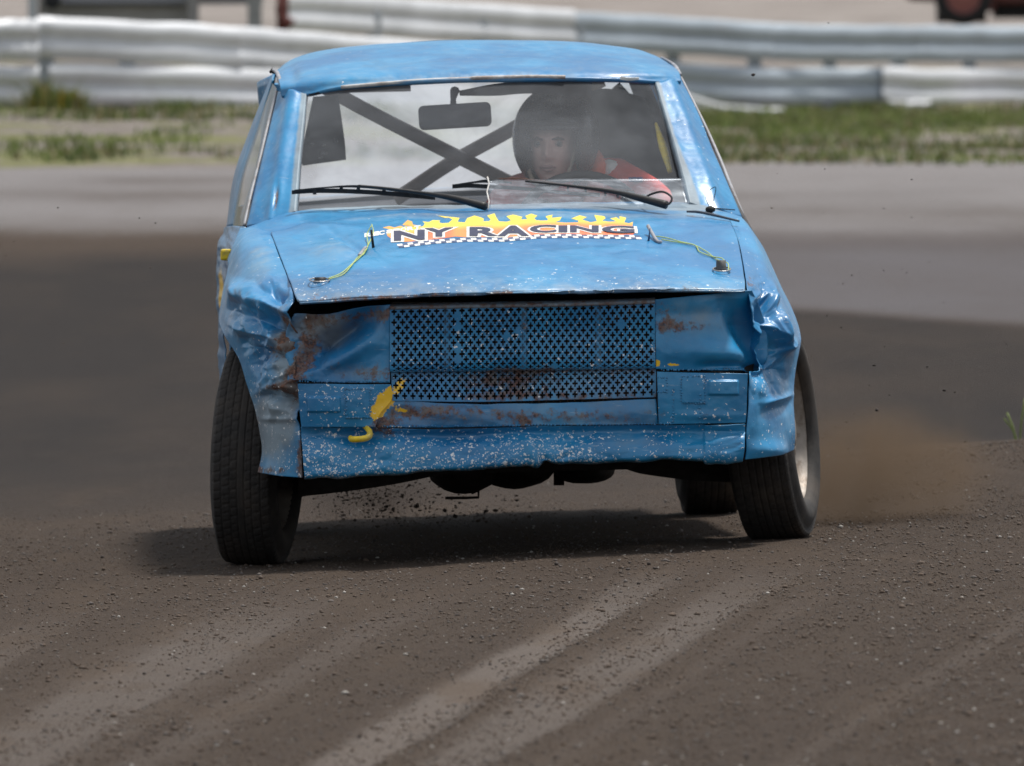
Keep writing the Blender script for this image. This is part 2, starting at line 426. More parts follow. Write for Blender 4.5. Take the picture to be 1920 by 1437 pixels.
Z += np.where((X > .6) & (Yg > 37) & (Yg < 50), .05 * (fbm(X * 3, Yg * 1.0, 4) - .5), 0) * np.clip((X - .6) / .4, 0, 1) * np.clip((Yg - 37) / 2, 0, 1) * np.clip((50 - Yg) / 3, 0, 1)
# hollows exactly level under the four tyres is handled by the tyres sinking a few mm
edge = 86.3 + .9 * np.clip(X, -5, 6) * .35 + .5 * (fbm(X * .8, X * 0, 3) - .5)
# wet and dry zones of the track
wet = np.zeros_like(X)
pyv = 165 + FPX * (CAMH - Z) / np.maximum(Yg, 1)
def zone(lo, hi, soft): return np.clip((Yg - lo) / soft, 0, 1) * np.clip((hi - Yg) / soft, 0, 1)
tl = np.clip(.5 - X / 1.2, 0, 1)
wob = (fbm(X * .55 + 7, Yg * .16, 4) - .5); lim = 72.3 + 4 * wob - .5 * np.clip(-X, -1, 3)
wet = np.where(Yg > 38, np.clip((lim - Yg) / 3, 0, 1) * np.clip((Yg - 39) / 9, 0, 1) * (.9 + .9 * (fbm(X * 1.6, Yg * .35 + 3, 4) - .35)), 0)
rs = np.clip((X - .7) / .5, 0, 1)
wet = wet * (1 - rs) + rs * np.clip((62.2 - 2.3 * (X - 1.6) + 2 * wob - Yg) / .8, 0, 1) * np.clip((Yg - 43) / 6, 0, 1) * (.8 + .9 * (fbm(X * 1.6, Yg * .35 + 3, 4) - .4))
blue = .9 * rs * np.clip((Yg - 61.6 + 2.3 * (X - 1.6) - 2 * wob) / 1., 0, 1) * np.clip((76 - Yg) / 6, 0, 1) * (.6 + .5 * (fbm(X * .7, Yg * .25, 3)))
dry = np.clip((Yg - 71.5 - 4 * wob) / 4, 0, 1) * (.90 + .9 * (fbm(X * .5, Yg * .35, 4) - .5))
brn = np.clip(1 - np.abs(Yg - (76 - .5 * X)) / 2.5, 0, 1) * rs
GV = np.stack([X, Yg, Z], -1).reshape(-1, 3); nx = len(xs); GF = gridfaces(nx, len(ys))
MR = np.stack([np.clip(lt + 0.9 * dry - .12 * brn, 0, 1), lo_ + brn * .1, wet, blue], -1).reshape(-1, 4)
fc = GV[GF].mean(1); fedge = edge.reshape(-1)[GF[:, 0]]
ontrack = fc[:, 1] < fedge

def track_mat():
    m, nt, p = newmat('dirt'); b = NB(nt); v = b.obj()
    at_ = b.n('Attribute', attribute_name='mask'); sp = b.n('SeparateColor'); nt.links.new(at_.outputs['Color'], sp.inputs[0])
    lt, lo, wt = sp.outputs; bl = at_.outputs['Alpha']
    f1 = b.noise(90, 5, .72, v); f2 = b.noise(9, 5, .6, v); f3 = b.noise(240, 2, .6, v)
    c = b.mix(b.ramp(f1, .3, .7), (.039, .026, .0185), (.106, .075, .054))
    c = b.mix(b.math('MULTIPLY', lo, b.ramp(f2, .2, .7, .5, 1)), c, (.080, .056, .039))
    ltc = b.mix(b.ramp(f1, .3, .7), (.110, .092, .080), (.155, .133, .120))
    lv = b.ramp(b.math('ADD', lt, b.math('MULTIPLY', b.math('SUBTRACT', f2, .5), .5)), .15, .85)
    c = b.mix(b.math('MULTIPLY', lv, .66), c, ltc)
    sy_ = b.n('SeparateXYZ'); nt.links.new(v, sy_.inputs[0]); c = b.mix(b.math('MULTIPLY', lv, b.ramp(sy_.outputs[1], 62, 78, 0, .75)), c, (.23, .22, .225))
    c = b.mix(b.math('MULTIPLY', wt, .92), c, (.025, .0195, .0175))
    c = b.mix(b.math('MULTIPLY', bl, .75), c, (.155, .148, .165))
    hue = b.noise(1.0, 4, .6, b.scl(v, (3.2, .55, 1))); sq = b.n('SeparateXYZ'); nt.links.new(v, sq.inputs[0]); c = b.mix(b.math('MULTIPLY', b.ramp(hue, .50, .66, 0, .6), b.ramp(sq.outputs[1], 38, 48, 1, .12)), c, b.mix(b.ramp(f1, .3, .7), (.060, .040, .026), (.112, .078, .053)))
    # grit: pale and dark grains
    vo = b.vor(230, vec=v); s2 = b.n('SeparateColor'); nt.links.new(vo.outputs['Color'], s2.inputs[0])
    near = b.ramp(vo.outputs['Distance'], .25, .4, 1, 0)
    c = b.mix(b.math('MULTIPLY', near, b.ramp(s2.outputs[0], .86, .90, 0, .7)), c, (.26, .24, .22))
    c = b.mix(b.math('MULTIPLY', near, b.ramp(s2.outputs[0], .10, .07, 0, .4)), c, (.03, .024, .02))
    nt.links.new(c, p.inputs['Base Color'])
    nt.links.new(b.mixf(bl, .93, .6), p.inputs['Roughness']); p.inputs['Specular IOR Level'].default_value = .25
    rel = b.mixf(lt, 1., .35)
    h = b.math('MULTIPLY', rel, b.math('ADD', b.math('MULTIPLY', f1, 1.2), b.math('ADD', b.math('MULTIPLY', near, .35), b.math('MULTIPLY', f3, .3))))
    nt.links.new(b.bump(h, 1.0, .015), p.inputs['Normal']); return m
def verge_mat():
    m, nt, p = newmat('verge_soil'); b = NB(nt); v = b.obj()
    sx = b.n('SeparateXYZ'); nt.links.new(v, sx.inputs[0])
    n1 = b.noise(.9, 5, .65, v); n2 = b.noise(7, 5, .7, v)
    c = b.mix(b.ramp(n2, .3, .7), (.12, .10, .09), (.24, .215, .20))
    g = b.mix(b.ramp(n2, .3, .7), (.09, .11, .03), (.20, .20, .07))
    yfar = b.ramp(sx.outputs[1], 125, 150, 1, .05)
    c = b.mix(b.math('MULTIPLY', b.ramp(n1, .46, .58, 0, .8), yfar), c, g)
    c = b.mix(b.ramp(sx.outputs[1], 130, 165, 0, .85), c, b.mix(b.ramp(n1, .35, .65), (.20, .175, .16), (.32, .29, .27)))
    nt.links.new(c, p.inputs['Base Color']); p.inputs['Roughness'].default_value = .95; p.inputs['Specular IOR Level'].default_value = .2
    nt.links.new(b.bump(n2, .8, .1), p.inputs['Normal']); return m
def submesh(name, F, mat, mask):
    u, inv = np.unique(F, return_inverse=True)
    o = mesh(name, GV[u], inv.reshape(F.shape), mat, kind='structure'); set_mask(o.data, mask[u]); return o
M_TRACK = track_mat(); M_VERGE = verge_mat()
submesh('dirt_track', GF[ontrack], M_TRACK, MR)
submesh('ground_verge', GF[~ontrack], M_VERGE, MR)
def ground_z(x, y):
    return float(terrain(x, y))

# loose gravel: thousands of small stones over the near track
def stones(name, pts, size, mats, mi, seed, sub=1, kind='stuff'):
    r = np.random.default_rng(seed); bV, bF = icos(sub); bF = np.array(bF); n = len(pts); k = len(bV)
    sc = size[:, None, None] * (.65 + .7 * r.random((n, 1, 3))) * np.array([1.15, 1.15, .75])
    nz = 1 + .38 * (r.random((n, k, 1)) - .5)
    a = r.random(n) * 6.28; ca, sa = np.cos(a)[:, None], np.sin(a)[:, None]
    V = bV[None] * nz * sc; x = V[..., 0] * ca - V[..., 1] * sa; y = V[..., 0] * sa + V[..., 1] * ca
    V = np.stack([x, y, V[..., 2]], -1) + pts[:, None]
    F = (bF[None] + (np.arange(n) * k)[:, None, None]).reshape(-1, 3)
    me = bpy.data.meshes.new(name)
    me.vertices.add(n * k); me.vertices.foreach_set('co', V.astype(np.float32).ravel())
    me.loops.add(F.size); me.loops.foreach_set('vertex_index', F.ravel().astype(np.int32))
    me.polygons.add(len(F)); me.polygons.foreach_set('loop_start', np.arange(0, F.size, 3, dtype=np.int32))
    for q in mats: me.materials.append(q)
    me.polygons.foreach_set('material_index', np.repeat(mi, len(bF)).astype(np.int32)); me.update(calc_edges=True)
    o = bpy.data.objects.new(name, me); SC.collection.objects.link(o); o['kind'] = kind; return o
SM = [simple('stone_dark', (.045, .035, .03), .85), simple('stone_mid', (.098, .071, .053), .9), simple('stone_grey', (.125, .108, .098), .85), simple('stone_pale', (.35, .33, .30), .8)]
N = 150000
sy = 24 + (rng.random(N)) ** 1.25 * 22; half = 1.45 + (sy - 24) * .022
sx_ = (rng.random(N) * 2 - 1) * half * (sy / 36 * .62 + .42)
l_, lo2, _s = bands(sx_, sy); dens = .55 - .5 * l_ + .45 * (fbm(_s * 5 + 9, sy * .3, 3) > .5)
dens += .6 * ((sx_ > .9) & (sy > 37))
dens *= np.clip((43 - sy) / 5, .0, 1) + .6 * (sx_ > .8) * (sy < 45)
k_ = rng.random(N) < dens; sx_, sy = sx_[k_], sy[k_]
sz = .78 * np.minimum(.0011 + .0011 * rng.exponential(1, len(sx_)) + .004 * (rng.random(len(sx_)) < .004), .011)
pz = np.interp(0, [0], [0]) + terrain(sx_, sy)
l2, lo3, s3 = bands(sx_, sy)
pz = pz + (.010 * lo3 - .010 * l2 + .012 * (fbm(s3 * 7, sy * .5, 3) - .5)) * np.clip((50 - sy) / 6, 0, 1) + sz * .25 + .0005
stones('loose_gravel', np.stack([sx_, sy, pz], -1), sz, SM, rng.choice(4, len(sx_), p=[.07, .70, .21, .02]), 5)

# ------------------------------------------------------------------ the car
car = empty('rally_car', tuple(ROOT), label='battered blue two-door race car with crumpled nose sliding on the dirt track', cat='car')

# --- masks in pixel space -> (rust, chip, dirt and painted sheen, yellow)
def m_hood(px, py):
    front = np.clip((py - 505) / 45, 0, 1)
    d = .17 + .30 * front + .25 * gn(px, py, 620, 470, 60, 30) + .3 * np.clip((418 - py) / 12, 0, 1)  # dust, its overall level raised to paint the sky's reflection on the bonnet
    return (.30 * gn(px, py, 800, 560, 260, 9) + .26 * gn(px, py, 940, 553, 25, 12) + .2 * gn(px, py, 1300, 545, 90, 9) + .12 * front, .02 + .10 * front, d, 0)
def m_front(px, py):
    rust = .10 + .40 * gn(px, py, 575, 645, 18, 55, 12) + .28 * gn(px, py, 610, 597, 70, 14) + .34 * gn(px, py, 715, 590, 40, 16) \
        + .27 * gn(px, py, 715, 700, 35, 20) + .25 * gn(px, py, 1250, 600, 25, 45) + .24 * gn(px, py, 1290, 612, 60, 12) + .25 * gn(px, py, 560, 700, 20, 30) + .12 * gn(px, py, 640, 700, 80, 25)
    dirt = .16 + .75 * gn(px, py, 600, 615, 60, 32) + .35 * gn(px, py, 680, 700, 60, 16) + .32 * gn(px, py, 1300, 600, 80, 35) + .15 * gn(px, py, 710, 600, 30, 60)
    return (rust, .02, dirt, 1.3 * gn(px, py, 1232, 682, 6, 7) + .9 * gn(px, py, 1262, 684, 12, 4))
def m_fendL(px, py):
    rust = .05 + .62 * gn(px, py, 546, 690, 12, 75) + .3 * gn(px, py, 505, 665, 14, 30, 30) + .28 * gn(px, py, 530, 640, 10, 50, 15) + .35 * gn(px, py, 500, 883, 60, 9) + .45 * gn(px, py, 565, 860, 10, 60) + .25 * gn(px, py, 540, 610, 25, 20) + .4 * gn(px, py, 520, 725, 25, 10) + .35 * gn(px, py, 484, 840, 6, 60)
    dirt = .12 + 1.05 * gn(px, py, 505, 800, 42, 62) + .35 * gn(px, py, 485, 490, 36, 55) + .8 * gn(px, py, 535, 650, 24, 75) + .4 * gn(px, py, 545, 760, 12, 60)  # upper pale patch is a painted specular glint, the rest dirt
    return (rust, .035 + .12 * np.clip((py - 600) / 250, 0, 1), dirt, 0)
def m_fendR(px, py):
    return (.02 + .3 * gn(px, py, 1405, 530, 9, 18) + .22 * gn(px, py, 1440, 700, 40, 8) + .12 * gn(px, py, 1405, 800, 12, 60), .05 + .22 * gn(px, py, 1420, 715, 25, 25) + .10 * gn(px, py, 1450, 820, 50, 25), .03 + .3 * gn(px, py, 1470, 720, 12, 40) + .25 * gn(px, py, 1462, 815, 20, 14) + .15 * gn(px, py, 1420, 460, 40, 60), 0)
def m_bump(px, py):
    low = np.clip((py - 800) / 70, 0, 1)
    wl = .55 + .45 * np.clip((1180 - px) / 250, 0, 1)
    rust = .07 + .25 * gn(px, py, 1080, 780, 240, 18) + .14 * gn(px, py, 850, 775, 120, 16) + .38 * gn(px, py, 720, 800, 30, 25) + .25 * gn(px, py, 780, 770, 60, 18) + .20 * gn(px, py, 980, 795, 18, 12) + .16 * gn(px, py, 1000, 868, 330, 7)
    chip = (.10 + .60 * low) * wl + .35 * gn(px, py, 1030, 850, 90, 30) + .30 * gn(px, py, 650, 740, 70, 40) + .25 * gn(px, py, 1330, 715, 50, 12) + .15 * gn(px, py, 1290, 790, 60, 20)
    chip = chip * np.where((py < 798) & (px > 720) & (px < 1225), .06, 1)
    dirt = .08 + .30 * ((py > 750) & (py < 797) & (px > 715) & (px < 1230)) + .30 * gn(px, py, 1180, 830, 90, 25) + .35 * np.clip((py - (893 - (px - 570) * .037)) / 5, 0, 1)
    yl_ = 1.25 * gn(px, py, 724, 750, 36, 16, -50) + 1.2 * gn(px, py, 706, 775, 11, 9) + .72 * gn(px, py, 755, 768, 18, 6)
    return (rust, chip, dirt, yl_)
def m_roof(px, py):
    return (.02 + .2 * gn(px, py, 1268, 128, 12, 12), .01, .30 + .35 * np.clip((py - 138) / 20, 0, 1) * np.clip(1 - np.abs(px - 900) / 320, 0, 1), 0)  # pale tone and front band put the top-lit sheen into the colour
def m_pill(px, py):
    return (.02, .02, .08 + .0 * px, 0)

# --- hood
def d_hood(px, py):
    d = .010 * np.exp(-((px - 960) / 300) ** 2) * np.exp(-((py - 480) / 60) ** 2)
    # an old crease in the form of a cross on the left
    c1 = np.abs((px - 640) * .62 - (py - 440) * 1.0 + 4) / 7; d -= .011 * np.exp(-c1 ** 2) * gn(px, py, 665, 465, 60, 50)
    c2 = np.abs((px - 678) * .55 + (py - 470) * 1.0) / 8; d -= .009 * np.exp(-c2 ** 2) * gn(px, py, 670, 480, 40, 40)
    d += .010 * (fbm(px / 85, py / 22, 3) - .5) + .006 * gn(px, py, 600, 425, 60, 6) - .006 * gn(px, py, 1235, 462, 22, 8) - .004 * gn(px, py, 1290, 440, 70, 12)
    d += .004 * np.exp(-((py - 527) / 10) ** 2) + .008 * facet(px * .6, py * 2.2, 60, 81, 2)
    return d
hood = patch('bonnet', [
    [(508, 436, .97), (620, 414, 1.0), (760, 403, 1.02), (930, 398, 1.02), (1100, 398, 1.02), (1250, 402, 1.0), (1366, 411, .96)],
    [(522, 472, .70), (628, 447, .72), (762, 437, .73), (930, 432, .74), (1100, 432, .73), (1262, 436, .72), (1381, 446, .68)],
    [(536, 508, .42), (640, 488, .42), (775, 481, .42), (935, 477, .42), (1105, 477, .42), (1270, 479, .42), (1390, 487, .40)],
    [(550, 544, .15), (650, 531, .14), (790, 526, .13), (940, 522, .12), (1110, 521, .13), (1275, 520, .14), (1396, 522, .17)],
    [(557, 560, .06), (660, 552, .04), (800, 548, .03), (945, 544, .02), (1115, 542, .03), (1278, 539, .04), (1397, 538, .07)],
    [(562, 569, .045), (662, 561, .025), (802, 556, .015), (947, 552, .01), (1117, 550, .015), (1280, 547, .025), (1397, 545, .055)]],
    240, 110, M_PAINT, car, d_hood, m_hood, .006, label='dusty pale-blue bonnet, sky sheen put into its colour, with a cross-shaped crease')
# --- scuttle between bonnet and windscreen
patch('scuttle', [
    [(462, 424, 1.30), (553, 394, 1.27), (660, 386, 1.27), (780, 382, 1.27), (930, 381, 1.27), (1100, 376, 1.27), (1292, 379, 1.28), (1392, 404, 1.30)],
    [(475, 428, 1.15), (560, 409, 1.13), (670, 400, 1.13), (785, 394, 1.13), (930, 391, 1.13), (1100, 388, 1.13), (1270, 393, 1.13), (1392, 409, 1.15)],
    [(492, 436, 1.00), (570, 425, 1.0), (680, 411, .99), (790, 404.5, 1.0), (930, 401, 1.0), (1100, 401, 1.0), (1250, 405, .99), (1388, 416, .98)]],
    160, 24, M_PAINT, car, lambda px, py: .006 * (fbm(px / 60, py / 8, 3) - .5) - .004,
    lambda px, py: (.02 + .45 * gn(px, py, 1290, 405, 45, 5) + .22 * gn(px, py, 620, 415, 60, 4), .01, .14 + 1.15 * np.clip(1 - np.abs(py - (386 - 4 * np.exp(-((px - 930) / 300) ** 2))) / 10, 0, 1) + .4 * gn(px, py, 1290, 400, 90, 8), 0), .004)
# --- roof
def d_roof(px, py): return .004 * (fbm(px / 120, py / 12, 3) - .5) - .010 * gn(px, py, 548, 138, 12, 16)
roof = patch('roof', [
    [(527, 180, 1.84), (575, 177, 1.80), (650, 162, 1.76), (800, 151, 1.72), (930, 147, 1.71), (1080, 146, 1.72), (1180, 149, 1.76), (1228, 153, 1.80), (1278, 151, 1.86)],
    [(524, 158, 1.88), (570, 149, 1.85), (650, 139, 1.82), (800, 131, 1.80), (930, 128, 1.79), (1080, 128, 1.80), (1180, 131, 1.82), (1235, 135, 1.86), (1274, 138, 1.92)],
    [(519, 140, 2.1), (560, 124, 2.1), (640, 113, 2.1), (790, 103, 2.1), (930, 100, 2.1), (1080, 101, 2.1), (1180, 108, 2.1), (1235, 118, 2.1), (1268, 129, 2.1)],
    [(518, 134, 2.35), (556, 113, 2.35), (635, 97, 2.35), (780, 84, 2.35), (930, 80, 2.35), (1080, 83, 2.35), (1172, 92, 2.35), (1225, 104, 2.35), (1263, 125, 2.35)],
    [(518, 133, 2.7), (552, 109, 2.7), (625, 92, 2.7), (770, 79, 2.7), (915, 75, 2.7), (1060, 78, 2.7), (1150, 87, 2.7), (1205, 100, 2.7), (1243, 126, 2.7)],
    [(512, 140, 3.15), (550, 116, 3.15), (615, 97, 3.15), (755, 85, 3.15), (885, 81, 3.15), (1025, 84, 3.15), (1115, 93, 3.15), (1165, 107, 3.15), (1205, 132, 3.15)]],
    160, 90, M_PAINT, car, d_roof, m_roof, .012, label='blue roof panel with top sheen painted into its colour')
# --- windscreen pillars
patch('windscreen_pillar', [
    [(521, 172, 1.92), (548, 172, 1.83), (574, 176, 1.80)],
    [(508, 228, 1.80), (540, 229, 1.70), (568, 232, 1.66)],
    [(491, 298, 1.62), (530, 300, 1.53), (561, 302, 1.49)],
    [(475, 366, 1.46), (519, 366, 1.38), (556, 362, 1.34)],
    [(462, 424, 1.34), (510, 416, 1.28), (553, 396, 1.26)]], 30, 80, M_PAINT, car,
    lambda px, py: .010 * np.exp(-((px - (548 - (py - 172) * .16)) / 12) ** 2) + .003 * (fbm(px / 20, py / 40, 3) - .5) - .012 * gn(px, py, 519, 372, 3.5, 28, 6), 
    lambda px, py: (.02 + .55 * gn(px, py, 519, 372, 3, 26, 6), .02,   .05 + 1.2 * np.clip((px - (560 - (py - 176) * .10)) / 12, 0, 1) + .3 * np.clip(((521 - (py - 172) * .235) + 16 - px) / 10, 0, 1), 0), .02)
patch('windscreen_pillar', [
    [(1229, 154, 1.80), (1254, 152, 1.83), (1278, 150, 1.92)],
    [(1248, 215, 1.66), (1279, 212, 1.70), (1309, 212, 1.80)],
    [(1268, 280, 1.49), (1304, 283, 1.53), (1339, 286, 1.62)],
    [(1284, 340, 1.34), (1328, 345, 1.38), (1366, 348, 1.46)],
    [(1293, 380, 1.26), (1340, 396, 1.28), (1391, 406, 1.34)]], 30, 80, M_PAINT, car,
    lambda px, py: .010 * np.exp(-((px - (1258 + (py - 152) * .37)) / 13) ** 2) + .003 * (fbm(px / 20, py / 40, 3) - .5),
    lambda px, py: (.02, .04, .05 + 1.2 * np.clip(((1229 + (py - 152) * .285) + 12 + 10 * np.clip((py - 250) / 100, 0, 1) - px) / 12, 0, 1), 0), .02)
# --- left fender (crumpled)
def d_fendL(px, py):
    k = np.clip((py - 520) / 50, 0, 1) * np.clip((800 - py) / 60, 0, 1)
    d = k * (.120 * facet(px * 1.1, py, 36, 11, 3) + .040 * (.42 - crumple(px * 1.2 + 40, py * .8, 66, 11, 2))) + .0015 * (fbm(px / 22, py / 22, 3) - .5)
    d += .016 * k * (np.abs(np.mod((px * .6 + py * .8) / 46, 1) - .5) - .25) * vn(px / 50, py / 40)
    ed_ = np.interp(py, [428, 520, 600, 672, 768, 850], [450, 424, 410, 447, 478, 491]); d = d * np.clip((px - ed_ - 3) / 30, .12, 1)
    d += .016 * np.exp(-((py - (545 + 12 * np.sin(px / 14))) / 16) ** 2)
    d += .010 * np.exp(-((py - 742 + (px - 470) * .35) / 6) ** 2) + .006 * np.exp(-((py - 786) / 5) ** 2)
    return d * np.clip((px - ed_ - 2) / 26, .10, 1)
patch('front_wing', [
    [(450, 428, 1.20), (466, 427, 1.12), (484, 427, 1.06), (507, 435, 1.0)],
    [(434, 470, 1.02), (454, 462, .86), (484, 458, .80), (520, 472, .70)],
    [(424, 520, .90), (448, 513, .68), (486, 508, .52), (535, 510, .42)],
    [(414, 568, .82), (440, 560, .55), (484, 556, .30), (555, 562, .13)],
    [(410, 600, .78), (438, 600, .48), (486, 602, .22), (552, 604, .10)],
    [(421, 630, .60), (448, 632, .38), (492, 636, .17), (546, 640, .10)],
    [(447, 672, .42), (468, 672, .30), (500, 674, .16), (547, 678, .08)],
    [(461, 716, .36), (480, 716, .26), (508, 717, .15), (557, 718, .07)],
    [(478, 768, .32), (494, 768, .24), (518, 768, .14), (560, 770, .06)],
    [(487, 812, .30), (502, 812, .22), (524, 812, .13), (562, 815, .05)],
    [(491, 848, .30), (505, 850, .22), (528, 852, .13), (565, 858, .05)],
    [(483, 886, .30), (500, 889, .22), (526, 893, .13), (566, 896, .05)]],
    110, 260, M_PAINT, car, d_fendL, m_fendL, .003, label='crumpled front wing with rust and scraped grey patches')
# --- right fender
def d_fendR(px, py):
    k = np.clip((py - 515) / 30, 0, 1) * np.clip((760 - py) / 60, 0, 1)
    k2 = np.clip((px - 1400) / 25, 0, 1)
    d = k * k2 * (.115 * facet(px * 1.3, py * .75, 36, 27, 3) + .045 * (.42 - crumple(px * 1.25, py * .7, 64, 23, 2))) + .002 * (fbm(px / 18, py / 30, 3) - .5)
    ed_ = np.interp(py, [410, 470, 535, 600, 645, 690, 766, 850], [1402, 1434, 1464, 1496, 1501, 1492, 1489, 1489]); d = d * np.clip((ed_ - px - 3) / 28, .12, 1)
    d += .020 * np.exp(-((px - (1448 + (py - 530) * .14)) / 9) ** 2) * np.clip((py - 520) / 20, 0, 1) * np.clip((680 - py) / 30, 0, 1)
    d -= .025 * np.exp(-((px - (1428 + (py - 560) * .11)) / 9) ** 2) * np.clip((py - 530) / 20, 0, 1) * np.clip((690 - py) / 20, 0, 1)
    d += .012 * np.exp(-((py - (664 - (px - 1450) * .5)) / 7) ** 2) * np.clip((px - 1435) / 10, 0, 1)
    d += .013 * np.exp(-((py - (758 - (px - 1430) * .30)) / 6) ** 2) * np.clip((px - 1425) / 20, 0, 1) - .008 * np.exp(-((py - (776 - (px - 1430) * .30)) / 12) ** 2) * np.clip((px - 1420) / 20, 0, 1)
    d += .014 * gn(px, py, 1442, 845, 40, 16)
    return d * np.clip((ed_ - px - 2) / 24, .08, 1)
patch('front_wing', [
    [(1368, 411, 1.0), (1378, 409, 1.02), (1390, 408, 1.06), (1402, 420, 1.14)],
    [(1384, 450, .72), (1396, 440, .80), (1412, 438, .88), (1430, 462, 1.02)],
    [(1393, 490, .44), (1412, 482, .55), (1430, 478, .68), (1449, 502, .95)],
    [(1400, 530, .18), (1420, 524, .34), (1444, 515, .50), (1466, 540, .90)],
    [(1404, 560, .12), (1430, 562, .24), (1462, 560, .38), (1484, 576, .84)],
    [(1410, 600, .12), (1440, 602, .20), (1474, 604, .32), (1498, 614, .72)],
    [(1424, 650, .15), (1448, 650, .22), (1478, 652, .32), (1501, 644, .58)],
    [(1432, 690, .15), (1452, 690, .20), (1474, 688, .30), (1494, 682, .48)],
    [(1408, 702, .08), (1436, 716, .15), (1464, 722, .26), (1489, 724, .42)],
    [(1404, 760, .06), (1432, 762, .12), (1462, 764, .22), (1489, 766, .38)],
    [(1400, 815, .05), (1430, 815, .11), (1462, 814, .20), (1491, 812, .36)],
    [(1397, 862, .06), (1430, 858, .11), (1463, 853, .20), (1489, 844, .36)]],
    110, 240, M_PAINT, car, d_fendR, m_fendR, .003, label='front wing folded into deep shiny creases beside the wheel')
# --- front panels either side of the grille
def d_fpl(px, py):
    d = -.070 * np.exp(-((py - (628 - (px - 640) * .55)) / 26) ** 2) * np.clip((722 - px) / 60, 0, 1) * np.clip((px - 560) / 40, 0, 1)
    d += .020 * np.exp(-((py - (672 - (px - 640) * .55)) / 22) ** 2) * np.clip((722 - px) / 60, 0, 1)
    k = gn(px, py, 575, 640, 38, 60); d += (.008 + .05 * k) * facet(px, py, 36, 51, 3)
    d += k * .045 * (.45 - crumple(px, py, 40, 5)) + .003 * (fbm(px / 40, py / 40, 3) - .5)
    return d
patch('front_panel', [
    [(552, 588, .11), (610, 588, .09), (670, 578, .06), (731, 571, .05)],
    [(536, 622, .12), (605, 620, .08), (668, 615, .06), (731, 612, .05)],
    [(536, 660, .12), (603, 658, .07), (667, 655, .06), (731, 652, .05)],
    [(540, 692, .11), (605, 692, .07), (667, 690, .06), (731, 690, .05)],
    [(544, 717, .10), (606, 717, .055), (668, 718, .05), (731, 718, .045)]], 120, 100, M_PAINT, car, d_fpl, m_front, .003, label='dented and rusted left-hand front panel')
def d_fpr(px, py):
    d = -.040 * np.exp(-((px - (1388 + (py - 600) * .42)) / 22) ** 2) * np.clip((py - 560) / 50, 0, 1)
    d += .024 * gn(px, py, 1350, 665, 60, 20) + .012 * gn(px, py, 1300, 650, 60, 25) - .015 * np.exp(-((py - 686) / 7) ** 2) * np.clip((px - 1300) / 60, 0, 1)
    return d + .009 * facet(px, py, 48, 61, 2) + .002 * (fbm(px / 40, py / 40, 3) - .5) - .008 * gn(px, py, 1300, 590, 60, 14)
patch('front_panel', [
    [(1228, 562, .045), (1290, 556, .055), (1350, 550, .07), (1410, 545, .13)],
    [(1228, 600, .05), (1290, 598, .055), (1352, 595, .07), (1432, 592, .19)],
    [(1229, 645, .05), (1290, 645, .055), (1354, 643, .07), (1442, 640, .20)],
    [(1230, 692, .045), (1292, 694, .05), (1356, 694, .065), (1444, 692, .18)]], 110, 90, M_PAINT, car, d_fpr, m_front, .003, label='right-hand front panel bulged below a dent')
# rusty top rail behind the bonnet gap
patch('grille_rail', [
    [(731, 570, .075), (900, 566, .07), (1060, 563, .07), (1228, 558, .07)],
    [(731, 575, .047), (900, 572, .042), (1060, 569, .04), (1228, 564, .042)],
    [(731, 581, .047), (900, 578, .042), (1060, 575, .04), (1228, 570, .042)]], 120, 8, M_PAINT, car, None,
    lambda px, py: (.34 + 0 * px, .0, .7, 0), .003, label='rusty rail along the top of the grille')

